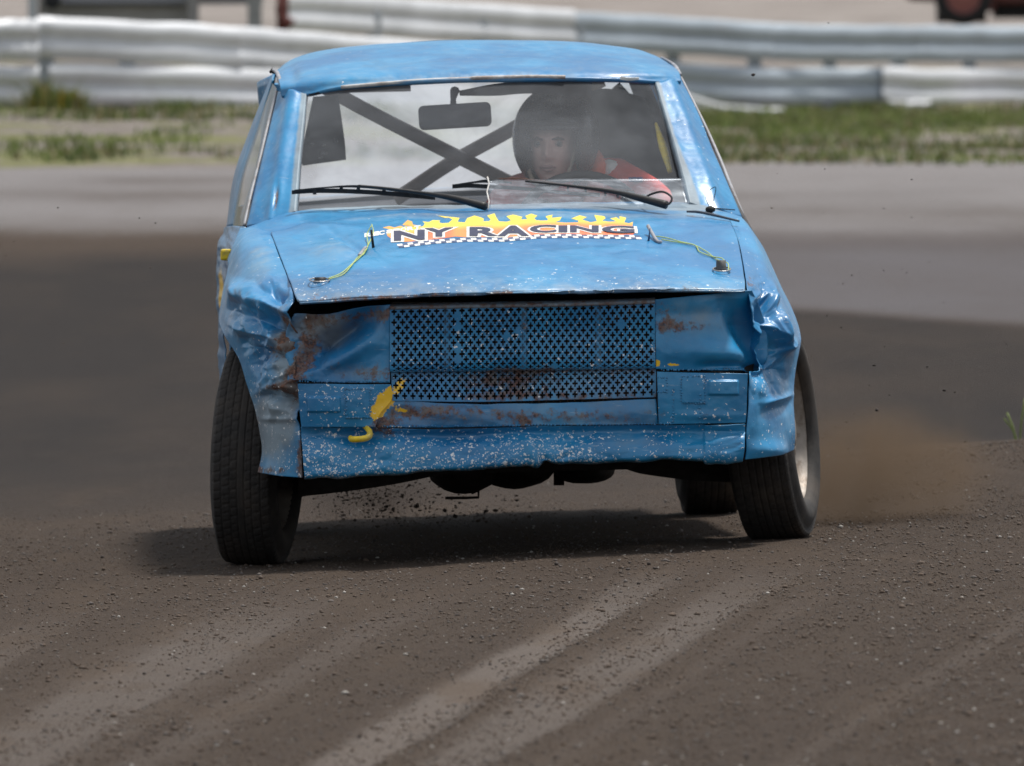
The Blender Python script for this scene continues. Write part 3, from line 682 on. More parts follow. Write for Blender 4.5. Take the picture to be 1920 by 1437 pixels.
# --- perforated grille sheet: real cross-shaped holes
def grille():
    rows = [[(731, 575, .05), (900, 572, .046), (1060, 569, .046), (1228, 564, .046)],
            [(731, 635, .05), (900, 632, .05), (1060, 630, .05), (1228, 628, .048)],
            [(731, 692, .046), (900, 689, .048), (1060, 687, .048), (1229, 685, .046)],
            [(733, 700, .062), (900, 698, .066), (1060, 696, .066), (1230, 693, .06)],
            [(736, 752, .046), (900, 754, .046), (1060, 750, .046), (1230, 745, .046)]]
    B = interp_rows(rows, 200, 120)
    def S(u, v):
        x = np.clip(u, 0, 1) * 199; y = np.clip(v, 0, 1) * 119
        i = np.minimum(x.astype(int), 198); j = np.minimum(y.astype(int), 118); fx = (x - i)[:, None]; fy = (y - j)[:, None]
        return (B[j, i] * (1 - fx) + B[j, i + 1] * fx) * (1 - fy) + (B[j + 1, i] * (1 - fx) + B[j + 1, i + 1] * fx) * fy
    NC, NR = 32.0, 12.0        # cells across / down; hole centres on both lattices
    V = []; F = []; n = 0
    pt = {}
    def add(a, b):
        nonlocal n
        k = (round(a, 4), round(b, 4))
        if k not in pt: pt[k] = n; V.append((a, b)); n += 1
        return pt[k]
    aw, al = .104, .28
    blocked = set()
    for r in range(0, int(NR * 2) + 1):
        for c in range(0, int(NC * 2) + 1):
            if (r + c) % 2: continue
            cx, cy = c / 2, r / 2
            clip = lambda a, b: (min(max(a, 0), NC), min(max(b, 0), NR))
            D = [(cx, cy - .5), (cx + .5, cy), (cx, cy + .5), (cx - .5, cy)]
            closed = (rng.random() < .008 or r == 0 or c == 0 or r == NR * 2 or c == NC * 2 or r == int(NR * 2 * .655))
            if closed or (abs(c - 16) <= 0 and r < 15 and rng.random() < .7):
                f = [add(*clip(*d)) for d in D]; f = list(dict.fromkeys(f))
                if len(f) > 2: F.append(f)
                continue
            tips = [((-aw, -al), (-aw * .45, -al - .05), (aw * .45, -al - .05), (aw, -al)), ((al, -aw), (al + .05, -aw * .45), (al + .05, aw * .45), (al, aw)), ((aw, al), (aw * .45, al + .05), (-aw * .45, al + .05), (-aw, al)), ((-al, aw), (-al - .05, aw * .45), (-al - .05, -aw * .45), (-al, -aw))]
            inner = [(aw, -aw), (aw, aw), (-aw, aw), (-aw, -aw)]
            for q in range(4):
                q2 = (q + 1) % 4
                poly = [D[q], D[q2]]
                t2 = tips[q2]; t1 = tips[q]
                ring = [(t2[1][0] * .5 + t2[2][0] * .5, t2[1][1] * .5 + t2[2][1] * .5), t2[1], t2[0], inner[q], t1[3], t1[2], (t1[1][0] * .5 + t1[2][0] * .5, t1[1][1] * .5 + t1[2][1] * .5)]
                poly = [add(*p) for p in poly] + [add(cx + a, cy + b) for a, b in ring]
                F.append(poly)
    V = np.array(V); B3 = S(V[:, 0] / NC, V[:, 1] / NR)
    dent = .022 * gn(B3[:, 0], B3[:, 1], 960, 715, 90, 22) + .006 * gn(B3[:, 0], B3[:, 1], 1080, 620, 80, 40) + .004 * (fbm(B3[:, 0] / 50, B3[:, 1] / 50, 3) - .5)
    W = cat(B3[:, 0], B3[:, 1], B3[:, 2] + dent)
    me_o = mesh('grille', W, F, M_PAINT, car, smooth=False)
    px, py = B3[:, 0], B3[:, 1]
    M = np.zeros((len(V), 4))
    M[:, 0] = .08 + .22 * np.exp(-((py - 694) / 6) ** 2) * np.clip((px - 900) / 60, 0, 1) + .32 * gn(px, py, 950, 715, 90, 25) + .22 * gn(px, py, 985, 600, 12, 45) + .22 * gn(px, py, 1050, 745, 260, 10) + .25 * np.exp(-((py - 570) / 8) ** 2) + .08 * (py > 694)
    M[:, 1] = .06 + .16 * gn(px, py, 960, 660, 260, 50)
    M[:, 2] = .12 + .3 * gn(px, py, 1120, 720, 160, 40)
    M[:, 3] = 1.2 * gn(px, py, 748, 725, 22, 9, -58)
    set_mask(me_o.data, M)
    md = me_o.modifiers.new('thickness', 'SOLIDIFY'); md.thickness = .002; md.offset = -1
    me_o['label'] = 'blue sheet-metal grille punched with rows of cross-shaped holes'
    BV['grille'] = BVHTree.FromPolygons(B_to(B), gridfaces(200, 120).tolist())
def B_to(B): return cat(B[..., 0], B[..., 1], B[..., 2]).reshape(-1, 3).tolist()
grille()
# dark parts behind the grille
for _x in (838, 982, 1122):
    V, F = flatbar([(_x, 572, .075), (_x + 2, 630, .075), (_x + 4, 690, .075)], .002, .004) if False else boxm(cat(_x, 632, .078), (.016, .004, .175))
    _o = mesh('grille_strut', V, F, M_PAINT, car, smooth=False); _m = np.zeros((len(V), 4)); _m[:, 0] = .2; _m[:, 2] = .5; set_mask(_o.data, _m)
mb = MB()
for i in range(34):
    a = L(-.30 + i * .0195, .13, .40); mb.add(boxm(a + np.array([0, 0, .11]), (.004, .03, .26)))
mb.add(boxm(L(.02, .15, .53), (.74, .02, .34)))
mb.build('radiator', simple('radiator_core', (.035, .028, .022), .6, .3, .5, 60, dirt=((.10, .045, .025), .6)), car, smooth=False)

# --- bumper blocks, strip and valance
def rib(px, py, x0, x1, yc, h=1):
    m = np.clip((px - x0) / 5, 0, 1) * np.clip((x1 - px) / 5, 0, 1)
    return m * h * np.exp(-((py - yc) / 3.2) ** 2)
def d_blockL(px, py):
    m = np.clip((px - 575) / 5, 0, 1) * np.clip((640 - px) / 5, 0, 1)
    d = m * .008 * np.clip((py - 743) / 4, 0, 1) * np.clip((774 - py) / 3, 0, 1)
    d += np.where((px > 648) & (px < 696) & (py > 728) & (py < 784), .0035, 0)
    return d + .004 * (fbm(px / 30, py / 30, 3) - .5) - .006 * gn(px, py, 715, 770, 25, 30)
patch('bumper_panel', [
    [(558, 720, .035), (610, 720, .02), (665, 721, .02), (733, 721, .03)],
    [(560, 745, .035), (612, 745, .015), (667, 746, .015), (735, 749, .03)],
    [(562, 772, .035), (614, 772, .015), (660, 773, .015), (714, 775, .02)],
    [(565, 801, .035), (616, 801, .02), (666, 801, .02), (704, 801, .02)]], 130, 80, M_PAINT, car, d_blockL, m_bump, .003, label='chipped bumper panel with a square riveted plate, left-hand')
def d_blockR(px, py):
    m = np.clip((px - 1326) / 5, 0, 1) * np.clip((1386 - px) / 5, 0, 1)
    d = m * .009 * np.clip((py - 712) / 4, 0, 1) * np.clip((742 - py) / 3, 0, 1)
    d += np.where((px > 1278) & (px < 1321) & (py > 705) & (py < 756), .0035, 0)
    return d + .004 * (fbm(px / 30, py / 30, 3) - .5) + .006 * gn(px, py, 1330, 780, 50, 8)
patch('bumper_panel', [
    [(1232, 697, .02), (1290, 699, .02), (1350, 700, .025), (1402, 701, .04)],
    [(1233, 730, .015), (1290, 730, .015), (1350, 730, .02), (1401, 731, .04)],
    [(1234, 765, .015), (1290, 765, .015), (1350, 765, .02), (1400, 766, .04)],
    [(1235, 796, .02), (1290, 795, .02), (1350, 794, .025), (1398, 793, .04)]], 130, 80, M_PAINT, car, d_blockR, m_bump, .003, label='chipped bumper panel with a square riveted plate, right-hand')
patch('bumper_strip', [
    [(706, 745, .05), (830, 757, .045), (980, 757, .045), (1110, 753, .045), (1230, 748, .045)],
    [(706, 772, .04), (830, 776, .03), (980, 775, .03), (1110, 773, .03), (1232, 770, .03)],
    [(706, 801, .04), (830, 802, .03), (980, 799, .03), (1110, 797, .03), (1234, 796, .03)]], 180, 50, M_PAINT, car,
    lambda px, py: .010 * facet(px * .6, py, 30, 91, 2) - .014 * gn(px, py, 760, 775, 40, 16) + .004 * (fbm(px / 60, py / 20, 3) - .5) + .006 * gn(px, py, 850, 775, 60, 12), m_bump, .003, label='rust-spotted blue strip below the grille')
def d_val(px, py):
    d = .003 * (fbm(px / 40, py / 16, 3) - .5) + .016 * facet(px * .55, py, 24, 71, 2)
    d += .010 * np.exp(-((px - 992 - (py - 830) * .35) / 14) ** 2) * np.clip((py - 800) / 30, 0, 1) - .012 * np.exp(-((px - 1012 - (py - 830) * .25) / 9) ** 2) * np.clip((py - 830) / 30, 0, 1)
    d += .010 * gn(px, py, 1340, 852, 30, 12) - .008 * gn(px, py, 1330, 825, 30, 9) - .020 * gn(px, py, 678, 818, 26, 16)
    d += .006 * np.clip((px - 1318) / 4, 0, 1)
    return d
patch('valance', [
    [(564, 803, .04), (700, 803, .035), (830, 804, .035), (960, 800, .035), (1100, 798, .035), (1230, 797, .035), (1320, 796, .035), (1397, 795, .045)],
    [(565, 818, .045), (700, 818, .046), (830, 818, .046), (960, 814, .046), (1100, 812, .046), (1230, 811, .046), (1320, 810, .045), (1397, 810, .05)],
    [(567, 842, .03), (700, 840, .018), (830, 838, .018), (960, 834, .018), (1100, 832, .018), (1230, 830, .018), (1320, 828, .02), (1396, 826, .03)],
    [(569, 872, .02), (700, 870, .003), (830, 864, .003), (960, 857, .003), (1100, 851, .003), (1230, 848, .003), (1320, 847, .01), (1394, 846, .03)],
    [(571, 894, .022), (700, 892, .008), (830, 884, .008), (960, 874, .008), (1100, 867, .008), (1230, 863, .008), (1320, 861, .014), (1392, 860, .035)],
    [(571, 897, .07), (700, 895, .07), (830, 887, .07), (960, 877, .07), (1100, 870, .07), (1230, 866, .07), (1320, 864, .07), (1392, 862, .07)]],
    420, 90, M_PAINT, car, d_val, m_bump, .003, label='stone-chipped lower front valance with a fold in the middle')
SURF = ['bonnet', 'scuttle', 'front_wing', 'front_wing.001', 'front_panel', 'front_panel.001', 'grille', 'bumper_panel', 'bumper_panel.001', 'bumper_strip', 'valance', 'roof', 'windscreen_pillar', 'windscreen_pillar.001']

# weld/rivet beads along the seams (one pattern)
iv, jf = icos(1)
def bead(px, py, r):
    p = on(SURF, px, py, .0008)
    if p is not None: mb.add((iv * r * np.array([1, .6, 1]) + p, jf))
def beadline(a, b, step, r, jit=1.0):
    n = max(2, int(math.hypot(b[0] - a[0], b[1] - a[1]) / step))
    for i in range(n + 1):
        t = i / n
        if random.random() < .9: bead(a[0] + (b[0] - a[0]) * t + random.uniform(-jit, jit), a[1] + (b[1] - a[1]) * t + random.uniform(-jit, jit), r * random.uniform(.6, 1.2))
for a, b, st in [((558, 716), (728, 716), 4.5), ((1236, 694), (1430, 692), 4.5), ((650, 730), (694, 730), 5), ((650, 783), (694, 783), 5), ((649, 730), (649, 783), 5), ((694, 730), (694, 783), 5),
                 ((1279, 706), (1320, 706), 5), ((1279, 756), (1320, 756), 5), ((1278, 706), (1278, 756), 5), ((1321, 706), (1321, 756), 5), ((1226, 570), (1226, 745), 9),
                 ((1234, 708), (1250, 708), 5), ((1234, 735), (1250, 735), 5), ((1250, 708), (1250, 735), 5), ((1262, 730), (1262, 790), 5), ((720, 800), (1258, 795), 6), ((1312, 740), (1312, 800), 8)]:
    mb = MB(); beadline(a, b, st, .0034)
    if mb.n == 0: continue
    o = mb.build('weld_bead', M_PAINT, car)
    _m = np.zeros((len(o.data.vertices), 4)); _m[:, 0] = .22; _m[:, 2] = .3; set_mask(o.data, _m)
# seams / cut lines as thin dark grooves laid in the gaps
def surf_tube(name, pts, r, mat, off=.0, n=40, parent=car, seg=6, label=None, surf=None):
    P = catmull([(a, b, 0) for a, b in pts], n); Q = [on(surf or SURF, a, b, off) for a, b, _ in P]; Q = [q for q in Q if q is not None]
    V, F = tube(Q, r, seg); o = mesh(name, V, F, mat, parent)
    if label: o['label'] = label
    return o
surf_tube('panel_seam', [(558, 718), (600, 718.5), (650, 718), (728, 719)], .0011, M_BLACKMETAL, 0, 60)
surf_tube('panel_seam', [(1236, 696), (1300, 697), (1360, 697), (1428, 694)], .0008, M_BLACKMETAL, 0, 60)
surf_tube('panel_seam', [(708, 803), (830, 804), (975, 800), (1000, 797), (1100, 797.5), (1258, 796)], .0010, M_BLACKMETAL, 0, 90)
# added black sheet painting the engine bay's shade behind seam gaps and bonnet slot
patch('dark_gap_backing', [[(560, 556, .55), (960, 540, .5), (1398, 536, .55)], [(535, 640, .22), (960, 640, .22), (1415, 640, .24)], [(552, 760, .16), (960, 760, .12), (1406, 760, .16)], [(560, 880, .14), (960, 858, .10), (1402, 850, .14)]], 30, 30, M_BLACKMETAL, car, None, None, .002)

# --- windscreen
patch('windscreen', [
    [(570, 170, 1.83), (650, 158, 1.79), (800, 147, 1.75), (930, 143, 1.74), (1080, 142, 1.75), (1180, 145, 1.79), (1232, 149, 1.83)],
    [(560, 290, 1.54), (650, 288, 1.50), (800, 284, 1.47), (930, 282, 1.46), (1080, 280, 1.47), (1190, 280, 1.50), (1272, 282, 1.54)],
    [(548, 398, 1.28), (650, 392, 1.27), (800, 388, 1.27), (930, 386, 1.27), (1080, 382, 1.27), (1200, 383, 1.27), (1298, 386, 1.28)]],
    40, 40, M_GLASS, car, None, None, 0, label='hazy dust-filmed windscreen')
surf_tube('windscreen_seal', [(640, 164), (720, 157), (800, 151), (900, 147.5), (1000, 145.5), (1060, 146)], .0055, M_SEAL, .002, 60, label='dirty white sealing strip above the windscreen')
surf_tube('windscreen_seal', [(578, 176), (640, 165), (720, 158.5), (900, 150), (1060, 147.5), (1150, 150), (1226, 154)], .0035, M_RUBBER, -.004, 60, surf=['roof', 'windscreen'])
# clear plastic deflector over the lower right of the windscreen
patch('deflector', [
    [(915, 338, 1.27), (1050, 336, 1.26), (1180, 335, 1.27), (1281, 334, 1.31)],
    [(916, 365, 1.17), (1050, 363, 1.16), (1185, 360, 1.17), (1286, 357, 1.24)],
    [(917, 393, 1.09), (1050, 391, 1.08), (1188, 386, 1.10), (1293, 381, 1.20)]], 50, 16, M_FILM, car,
    lambda px, py: .003 * (fbm(px / 40, py / 15, 2) - .5), None, .0015, label='scuffed clear plastic sheet over the lower windscreen')
V, F = tube(cat(np.array([914, 917, 913, 917, 915]), np.array([332, 345, 360, 378, 394]), np.array([1.27, 1.24, 1.18, 1.12, 1.08])), .0022, 6); mesh('deflector_edge', V, F, M_SEAL, car)

# --- wipers
def ctube(name, pts, r, mat, n=30, parent=car, seg=8, label=None):
    P = catmull(pts, n); rr = r if np.isscalar(r) else np.interp(np.linspace(0, 1, n), np.linspace(0, 1, len(r)), r)
    V, F = tube(cat(P[:, 0], P[:, 1], P[:, 2]), rr, seg); o = mesh(name, V, F, mat, parent)
    if label: o['label'] = label
    return o
def flatbar(pts, h, d, n=40):
    P = catmull(pts, n); C = cat(P[:, 0], P[:, 1], P[:, 2]); V = []; F = []
    hh = np.interp(np.linspace(0, 1, n), np.linspace(0, 1, len(h)), h) if not np.isscalar(h) else np.full(n, h)
    for i, c in enumerate(C):
        for a, b in ((-1, -1), (1, -1), (1, 1), (-1, 1)): V.append(c + np.array([0, a * d / 2, b * hh[i] / 2]))
    for i in range(n - 1):
        for k in range(4): F.append((i * 4 + k, i * 4 + (k + 1) % 4, i * 4 + 4 + (k + 1) % 4, i * 4 + 4 + k))
    F += [(3, 2, 1, 0), (4 * n - 4, 4 * n - 3, 4 * n - 2, 4 * n - 1)]
    return np.array(V), F
mb = MB(); mb.add(flatbar([(547, 361, 1.24), (600, 358, 1.24), (680, 360, 1.24), (750, 365, 1.24), (816, 372, 1.24)], [.011, .013, .013, .013, .010], .010))
mb.add(flatbar([(552, 358, 1.23), (610, 352, 1.22), (672, 350, 1.20), (740, 358, 1.22), (812, 368, 1.23)], [.006, .004, .008, .004, .006], .008))
for x in (590, 640, 672, 720, 770): mb.add(boxm(cat(x, 353 + abs(x - 665) * .10, 1.225), (.010, .012, .014)))
wb = mb.build('wiper', M_RUBBER, car, smooth=False, label='black wiper lying across the lower left of the windscreen')
ctube('wiper_arm', [(672, 349, 1.20), (720, 353, 1.19), (790, 362, 1.17), (850, 372, 1.12), (912, 388, 1.08)], [.004, .004, .005, .009, .012], M_RUBBER, parent=car)
mb = MB(); mb.add(flatbar([(848, 350, 1.30), (880, 348.5, 1.30), (912, 350, 1.30), (980, 354, 1.30), (1060, 362, 1.30), (1125, 366, 1.30)], [.012, .012, .012, .010, .010, .012], .010))
mb.add(flatbar([(850, 347, 1.29), (890, 342, 1.28), (914, 340, 1.28), (960, 343, 1.27)], [.003, .006, .010, .006], .010))
for x in (1030, 1065, 1098, 1135, 1158): mb.add(boxm(cat(x, 350 + (x - 1030) * .125, 1.29), (.007, .01, .016)))
mb.build('wiper', M_RUBBER, car, smooth=False, label='black wiper behind the clear plastic sheet')
ctube('wiper_arm', [(985, 340, 1.235), (1080, 350, 1.195), (1150, 360, 1.15), (1200, 372, 1.10), (1250, 385, 1.06)], [.003, .004, .006, .010, .012], M_RUBBER)
ctube('washer_hose', [(1208, 372, 1.14), (1222, 364, 1.10), (1243, 360, 1.08), (1259, 370, 1.07), (1255, 382, 1.06), (1238, 386, 1.06)], .0032, M_RUBBER, 40, label='black hose bent in a loop at the wiper arm')
ctube('copper_wire', [(935, 336, 1.30), (965, 335, 1.29), (1010, 339, 1.27), (1090, 350, 1.24), (1190, 358, 1.2)], .0016, simple('copper_rust', (.12, .05, .03), .7), 40)

# --- roof corner drip rails and side window frames
ctube('drip_rail', [(512, 131, 2.40), (520, 138, 2.05), (526, 156, 1.95), (533, 164, 1.88)], [.005, .006, .007, .004], M_GREYTRIM, label='peeled drip rail end at the left roof corner')
V, F = icos(2); mb = MB()
for dx, dy, r in ((0, 0, .006), (-3, 3, .005), (2, 5, .004)): mb.add((V * r + cat(511 + dx, 132 + dy, 2.38), F))
mb.build('drip_rail_end', M_BLACKMETAL, car)
ctube('drip_rail', [(1240, 108, 2.35), (1256, 117, 2.30), (1266, 125, 2.2), (1270, 132, 2.1), (1276, 140, 1.98)], [.003, .005, .006, .007, .004], M_GREYTRIM, label='rusty drip rail end at the right roof corner')
ctube('door_seal', [(1270, 150, 1.97), (1292, 192, 1.86), (1318, 245, 1.76), (1345, 305, 1.64), (1362, 345, 1.55), (1380, 385, 1.45), (1398, 418, 1.35), (1420, 452, 1.2)], [.006, .006, .005, .006, .005, .009, .008, .004], M_RUBBER, 60)
ctube('door_frame', [(1277, 146, 2.05), (1299, 190, 1.96), (1325, 243, 1.86), (1350, 300, 1.74), (1366, 340, 1.65), (1381, 375, 1.52), (1396, 410, 1.42)], [.004, .005, .005, .006, .006, .005, .004], M_GREYTRIM, 60)
# left side glass area and frames
patch('side_window', [
    [(519, 166, 1.96), (514, 160, 2.2), (510, 156, 2.45)],
    [(497, 250, 1.82), (486, 250, 2.15), (479, 250, 2.45)],
    [(479, 330, 1.66), (462, 330, 2.1), (453, 330, 2.45)],
    [(464, 424, 1.42), (446, 424, 2.0), (436, 424, 2.45)]], 16, 40, M_SIDEGLASS, car, None, None, 0)
patch('door_frame', [
    [(510, 150, 2.44), (512, 140, 2.6), (512, 134, 2.9)],
    [(480, 250, 2.46), (470, 250, 2.6), (466, 250, 2.9)],
    [(454, 330, 2.46), (444, 330, 2.6), (438, 332, 2.9)],
    [(437, 424, 2.46), (428, 426, 2.6), (424, 428, 2.9)]], 14, 50, M_PAINT, car, None, lambda px, py: (.02, 0, .25, .3 * gn(px, py, 440, 400, 8, 40)), .006)
ctube('door_seal', [(519, 172, 1.95), (504, 228, 1.84), (487, 300, 1.68), (470, 368, 1.52), (458, 424, 1.40)], .005, M_GREYTRIM, 50)
# left door / body side
patch('side_panel', [
    [(460, 426, 1.22), (442, 424, 1.6), (428, 425, 2.3), (420, 428, 3.2), (424, 432, 4.0)],
    [(436, 475, 1.04), (426, 470, 1.5), (415, 470, 2.3), (409, 470, 3.2), (416, 470, 4.0)],
    [(427, 540, .95), (418, 535, 1.5), (412, 535, 2.3), (408, 535, 3.2), (416, 535, 4.0)],
    [(420, 620, 1.12), (416, 620, 1.5), (411, 620, 2.3), (410, 618, 3.2), (418, 618, 4.0)],
    [(424, 730, 1.14), (419, 730, 1.5), (415, 730, 2.3), (412, 722, 3.2), (422, 715, 4.0)],
    [(440, 850, 1.16), (435, 850, 1.5), (429, 845, 2.3), (430, 835, 2.75), (432, 832, 2.78)]], 90, 120, M_PAINT, car,
    lambda px, py: .02 * (.45 - crumple(px * 2, py, 50, 31)) + .004 * (fbm(px / 10, py / 30, 3) - .5), lambda px, py: (.05, .05, .35, .9 * gn(px, py, 416, 540, 5, 45) + .5 * gn(px, py, 420, 570, 5, 20)), .003, label='dented door side with yellow paint scrapes')
mb = MB(); mb.add(boxm(cat(423.5, 478, 1.25), (.030, .05, .032)))
mb.build('door_marker', M_YELLOW, car, smooth=False, bevel=.006, label='yellow block on the door side')
# right side, roof-side panels, rear: built in car-local metres (xl, yl, z)
def lp(name, rows, nu, nv, mat, **k): return patch(name, rows, nu, nv, mat, car, k.get('disp'), k.get('mask', lambda px, py: (.03, .03, .2, 0)), k.get('thick', .003), 'local', k.get('label'))
lp('side_panel', [[(.69, 1.25, .88), (.71, 2.3, .90), (.69, 3.3, .90), (.64, 4.0, .86)], [(.75, 1.15, .70), (.76, 2.3, .70), (.75, 3.3, .70), (.68, 4.05, .68)], [(.76, 1.15, .52), (.76, 2.3, .52), (.75, 2.75, .52), (.75, 2.78, .52)], [(.74, 1.15, .26), (.74, 2.3, .26), (.73, 2.72, .28), (.73, 2.75, .28)]], 40, 30, M_PAINT)
lp('rear_wing', [[(.74, 2.75, .60), (.75, 3.1, .66), (.74, 3.5, .58), (.68, 4.02, .50)], [(.74, 2.75, .58), (.75, 3.1, .645), (.73, 3.52, .50), (.66, 4.04, .30)]], 20, 8, M_PAINT)
lp('rear_wing', [[(-.69, 2.75, .60), (-.69, 3.1, .66), (-.68, 3.5, .58), (-.64, 4.02, .50)], [(-.69, 2.75, .58), (-.69, 3.1, .645), (-.67, 3.52, .50), (-.62, 4.04, .30)]], 20, 8, M_PAINT)
for s in (-1, 1):
    lp('rear_pillar', [[(s * .56, 2.95, 1.345), (s * .60, 3.2, 1.32), (s * .52, 3.28, 1.31)], [(s * .60, 3.02, 1.12), (s * .58, 3.45, 1.12), (s * .55, 3.5, 1.12)], [(s * .65, 3.1, .90), (s * .63, 3.70, .93), (s * .60, 3.72, .95)]], 12, 20, M_PAINT, thick=.008)
ctube('side_pillar', [(1236, 140, 2.5), (1276, 215, 2.5), (1326, 330, 2.5), (1352, 400, 2.5)], .018, M_DARK, 20)
lp('boot_lid', [[(-.60, 3.62, .965), (0, 3.66, .985), (.60, 3.62, .965)], [(-.66, 4.05, .90), (0, 4.12, .92), (.66, 4.05, .90)], [(-.66, 4.10, .55), (0, 4.17, .55), (.66, 4.10, .55)], [(-.64, 4.05, .33), (0, 4.12, .33), (.64, 4.05, .33)]], 20, 24, M_PAINT)
lp('rear_window', [[(-.50, 3.22, 1.31), (0, 3.24, 1.335), (.50, 3.22, 1.31)], [(-.58, 3.62, .955), (0, 3.66, .975), (.58, 3.62, .955)]], 16, 12, M_REARGLASS, thick=0, label='milky rear window seen through the cabin')
lp('roof_lining', [[(-.50, 1.86, 1.30), (0, 1.86, 1.325), (.50, 1.86, 1.29)], [(-.52, 2.5, 1.33), (0, 2.5, 1.37), (.52, 2.5, 1.33)], [(-.50, 3.15, 1.31), (0, 3.15, 1.345), (.50, 3.15, 1.31)]], 14, 14, M_CABLINER, thick=.004)
# floor, bulkhead, inner sides, underbody
mb = MB(); mb.add(boxm(L(0, 2.25, .30), (1.30, 3.2, .03), .053))
mb.add(boxm(L(0, 1.22, .55), (1.36, .03, .55), .05)); mb.add(boxm(L(0, .72, .40), (.50, .75, .10), .05))
mb.add(boxm(L(0, 3.62, .62), (1.30, .03, .62), .05))
mb.build('floor_pan', M_BLACKMETAL, car, smooth=False)
for s in (-1, 1):
    lp('door_lining', [[(s * .66, 1.35, .88), (s * .64, 3.5, .88)], [(s * .69, 1.3, .34), (s * .66, 3.5, .34)]], 8, 8, M_CABLINER, thick=.01)
lp('dashboard', [[(-.66, 1.36, .86), (0, 1.32, .885), (.66, 1.36, .87)], [(-.66, 1.58, .90), (0, 1.58, .925), (.66, 1.58, .91)], [(-.66, 1.66, .86), (0, 1.68, .88), (.66, 1.66, .87)], [(-.64, 1.64, .68), (0, 1.66, .68), (.64, 1.64, .68)]], 30, 16, M_CABLINER, thick=.006)
lp('rear_shelf', [[(-.62, 3.3, .93), (0, 3.3, .945), (.62, 3.3, .93)], [(-.60, 3.60, .945), (0, 3.62, .96), (.60, 3.60, .945)]], 14, 6, M_CABLINER, thick=.01)

# suspension, engine sump, exhaust: dark shapes under the valance
def blob(c, r, rx=0, n=2, noise=.12, seed=1):
    V, F = icos(n + 1); rr = np.random.default_rng(seed); V = V * (1 + noise * (vn(V[:, 0] * 2 + 5, V[:, 2] * 2 + seed) - .5)[:, None]); return V * np.array(r) + c, F
mb = MB()
mb.add(blob(cat(870, 880, .95), (.10, .16, .068), seed=3)); mb.add(blob(cat(965, 876, 1.05), (.11, .2, .062), seed=4))
mb.build('engine_sump', M_BLACKMETAL, car)
mb = MB(); mb.add(blob(cat(1095, 880, 1.25), (.085, .25, .042), seed=5)); mb.add(boxm(cat(1048, 880, 1.2), (.03, .05, .09)))
mb.build('gearbox', M_BLACKMETAL, car)
mb = MB(); P = cat(np.array([835, 870, 897, 897]), np.array([934, 934, 933, 918]), np.array([.95, .95, .95, .95])); mb.add(tube(P, .004, 6))
mb.add(tube(cat(np.array([897, 884]), np.array([920, 926]), np.array([.95, .95])), .003, 6)); mb.build('exhaust_bracket', M_BLACKMETAL, car)
mb = MB(); mb.add(flatbar([(560, 905, .75), (640, 903, .75), (740, 892, .75), (850, 874, .75)], [.075, .055, .045, .03], .12))
mb.add(flatbar([(1150, 862, .75), (1200, 872, .75), (1300, 880, .75), (1420, 884, .75)], [.02, .045, .06, .06], .12))
mb.add(flatbar([(560, 868, .72), (800, 862, .72), (1100, 854, .72), (1400, 850, .72)], .08, .10))
mb.add(tube(cat(np.array([560, 660, 790]), np.array([925, 905, 880]), np.array([.8, .8, .85])), .012, 8))
mb.build('front_suspension', M_BLACKMETAL, car, smooth=False)
mb = MB(); mb.add(tube(L(np.array([-.62, 0, .62]), np.array([3.1, 3.1, 3.1]), np.array([.30, .34, .30])), .035, 10)); mb.build('rear_axle', M_BLACKMETAL, car)

# --- wheels
def lathe(prof, seg=96, treadfn=None):
    P = np.array(prof); n = len(P); a = np.linspace(0, 2 * math.pi, seg, endpoint=False)
    x = np.repeat(P[:, 0][:, None], seg, 1); r = np.repeat(P[:, 1][:, None], seg, 1)
    if treadfn is not None: r = r + treadfn(x, a[None] + 0 * x, r)
    V = np.stack([x, r * np.cos(a)[None], r * np.sin(a)[None]], -1).reshape(-1, 3); F = []
    for i in range(n - 1):
        for k in range(seg): F.append((i * seg + k, i * seg + (k + 1) % seg, (i + 1) * seg + (k + 1) % seg, (i + 1) * seg + k))
    return V, F
RAD, WID = .305, .185
def tyre_data():
    h = WID / 2; pr = [(-h * .72, .200)]
    for t in np.linspace(0, 1, 8): pr.append((-h * (.80 + .22 * math.sin(math.pi * min(t * .9 + .1, 1))), .205 + .078 * t))
    pr.append((-h * .88, .292)); 
    xsn = np.linspace(-h * .80, h * .80, 90)
    for x in xsn: pr.append((x, RAD - .010 * (abs(x) / h) ** 4 - .002 * (x / h) ** 2))
    pr.append((h * .88, .292))
    for t in np.linspace(1, 0, 8): pr.append((h * (.80 + .22 * math.sin(math.pi * min(t * .9 + .1, 1))), .205 + .078 * t))
    pr.append((h * .72, .200))
    def tread(x, a, r):
        g = np.zeros_like(x)
        for c in (-.055, -.030, -.010, .010, .030, .055): g = np.maximum(g, np.exp(-((x - c) / .0020) ** 2))
        for lo, hi, ph in ((-.09, -.055, 0), (-.055, -.03, .3), (-.03, -.01, .6), (.01, .03, .1), (.03, .055, .5), (.055, .09, .8)):
            inn = (x > lo) & (x < hi)
            g = np.where(inn, np.maximum(g, .75 * (np.mod(a * 70 / 6.2832 + ph + x * 12, 1) < .16)), g)
        return -.0030 * g * (r > .288)
    return lathe(pr, 560, tread)
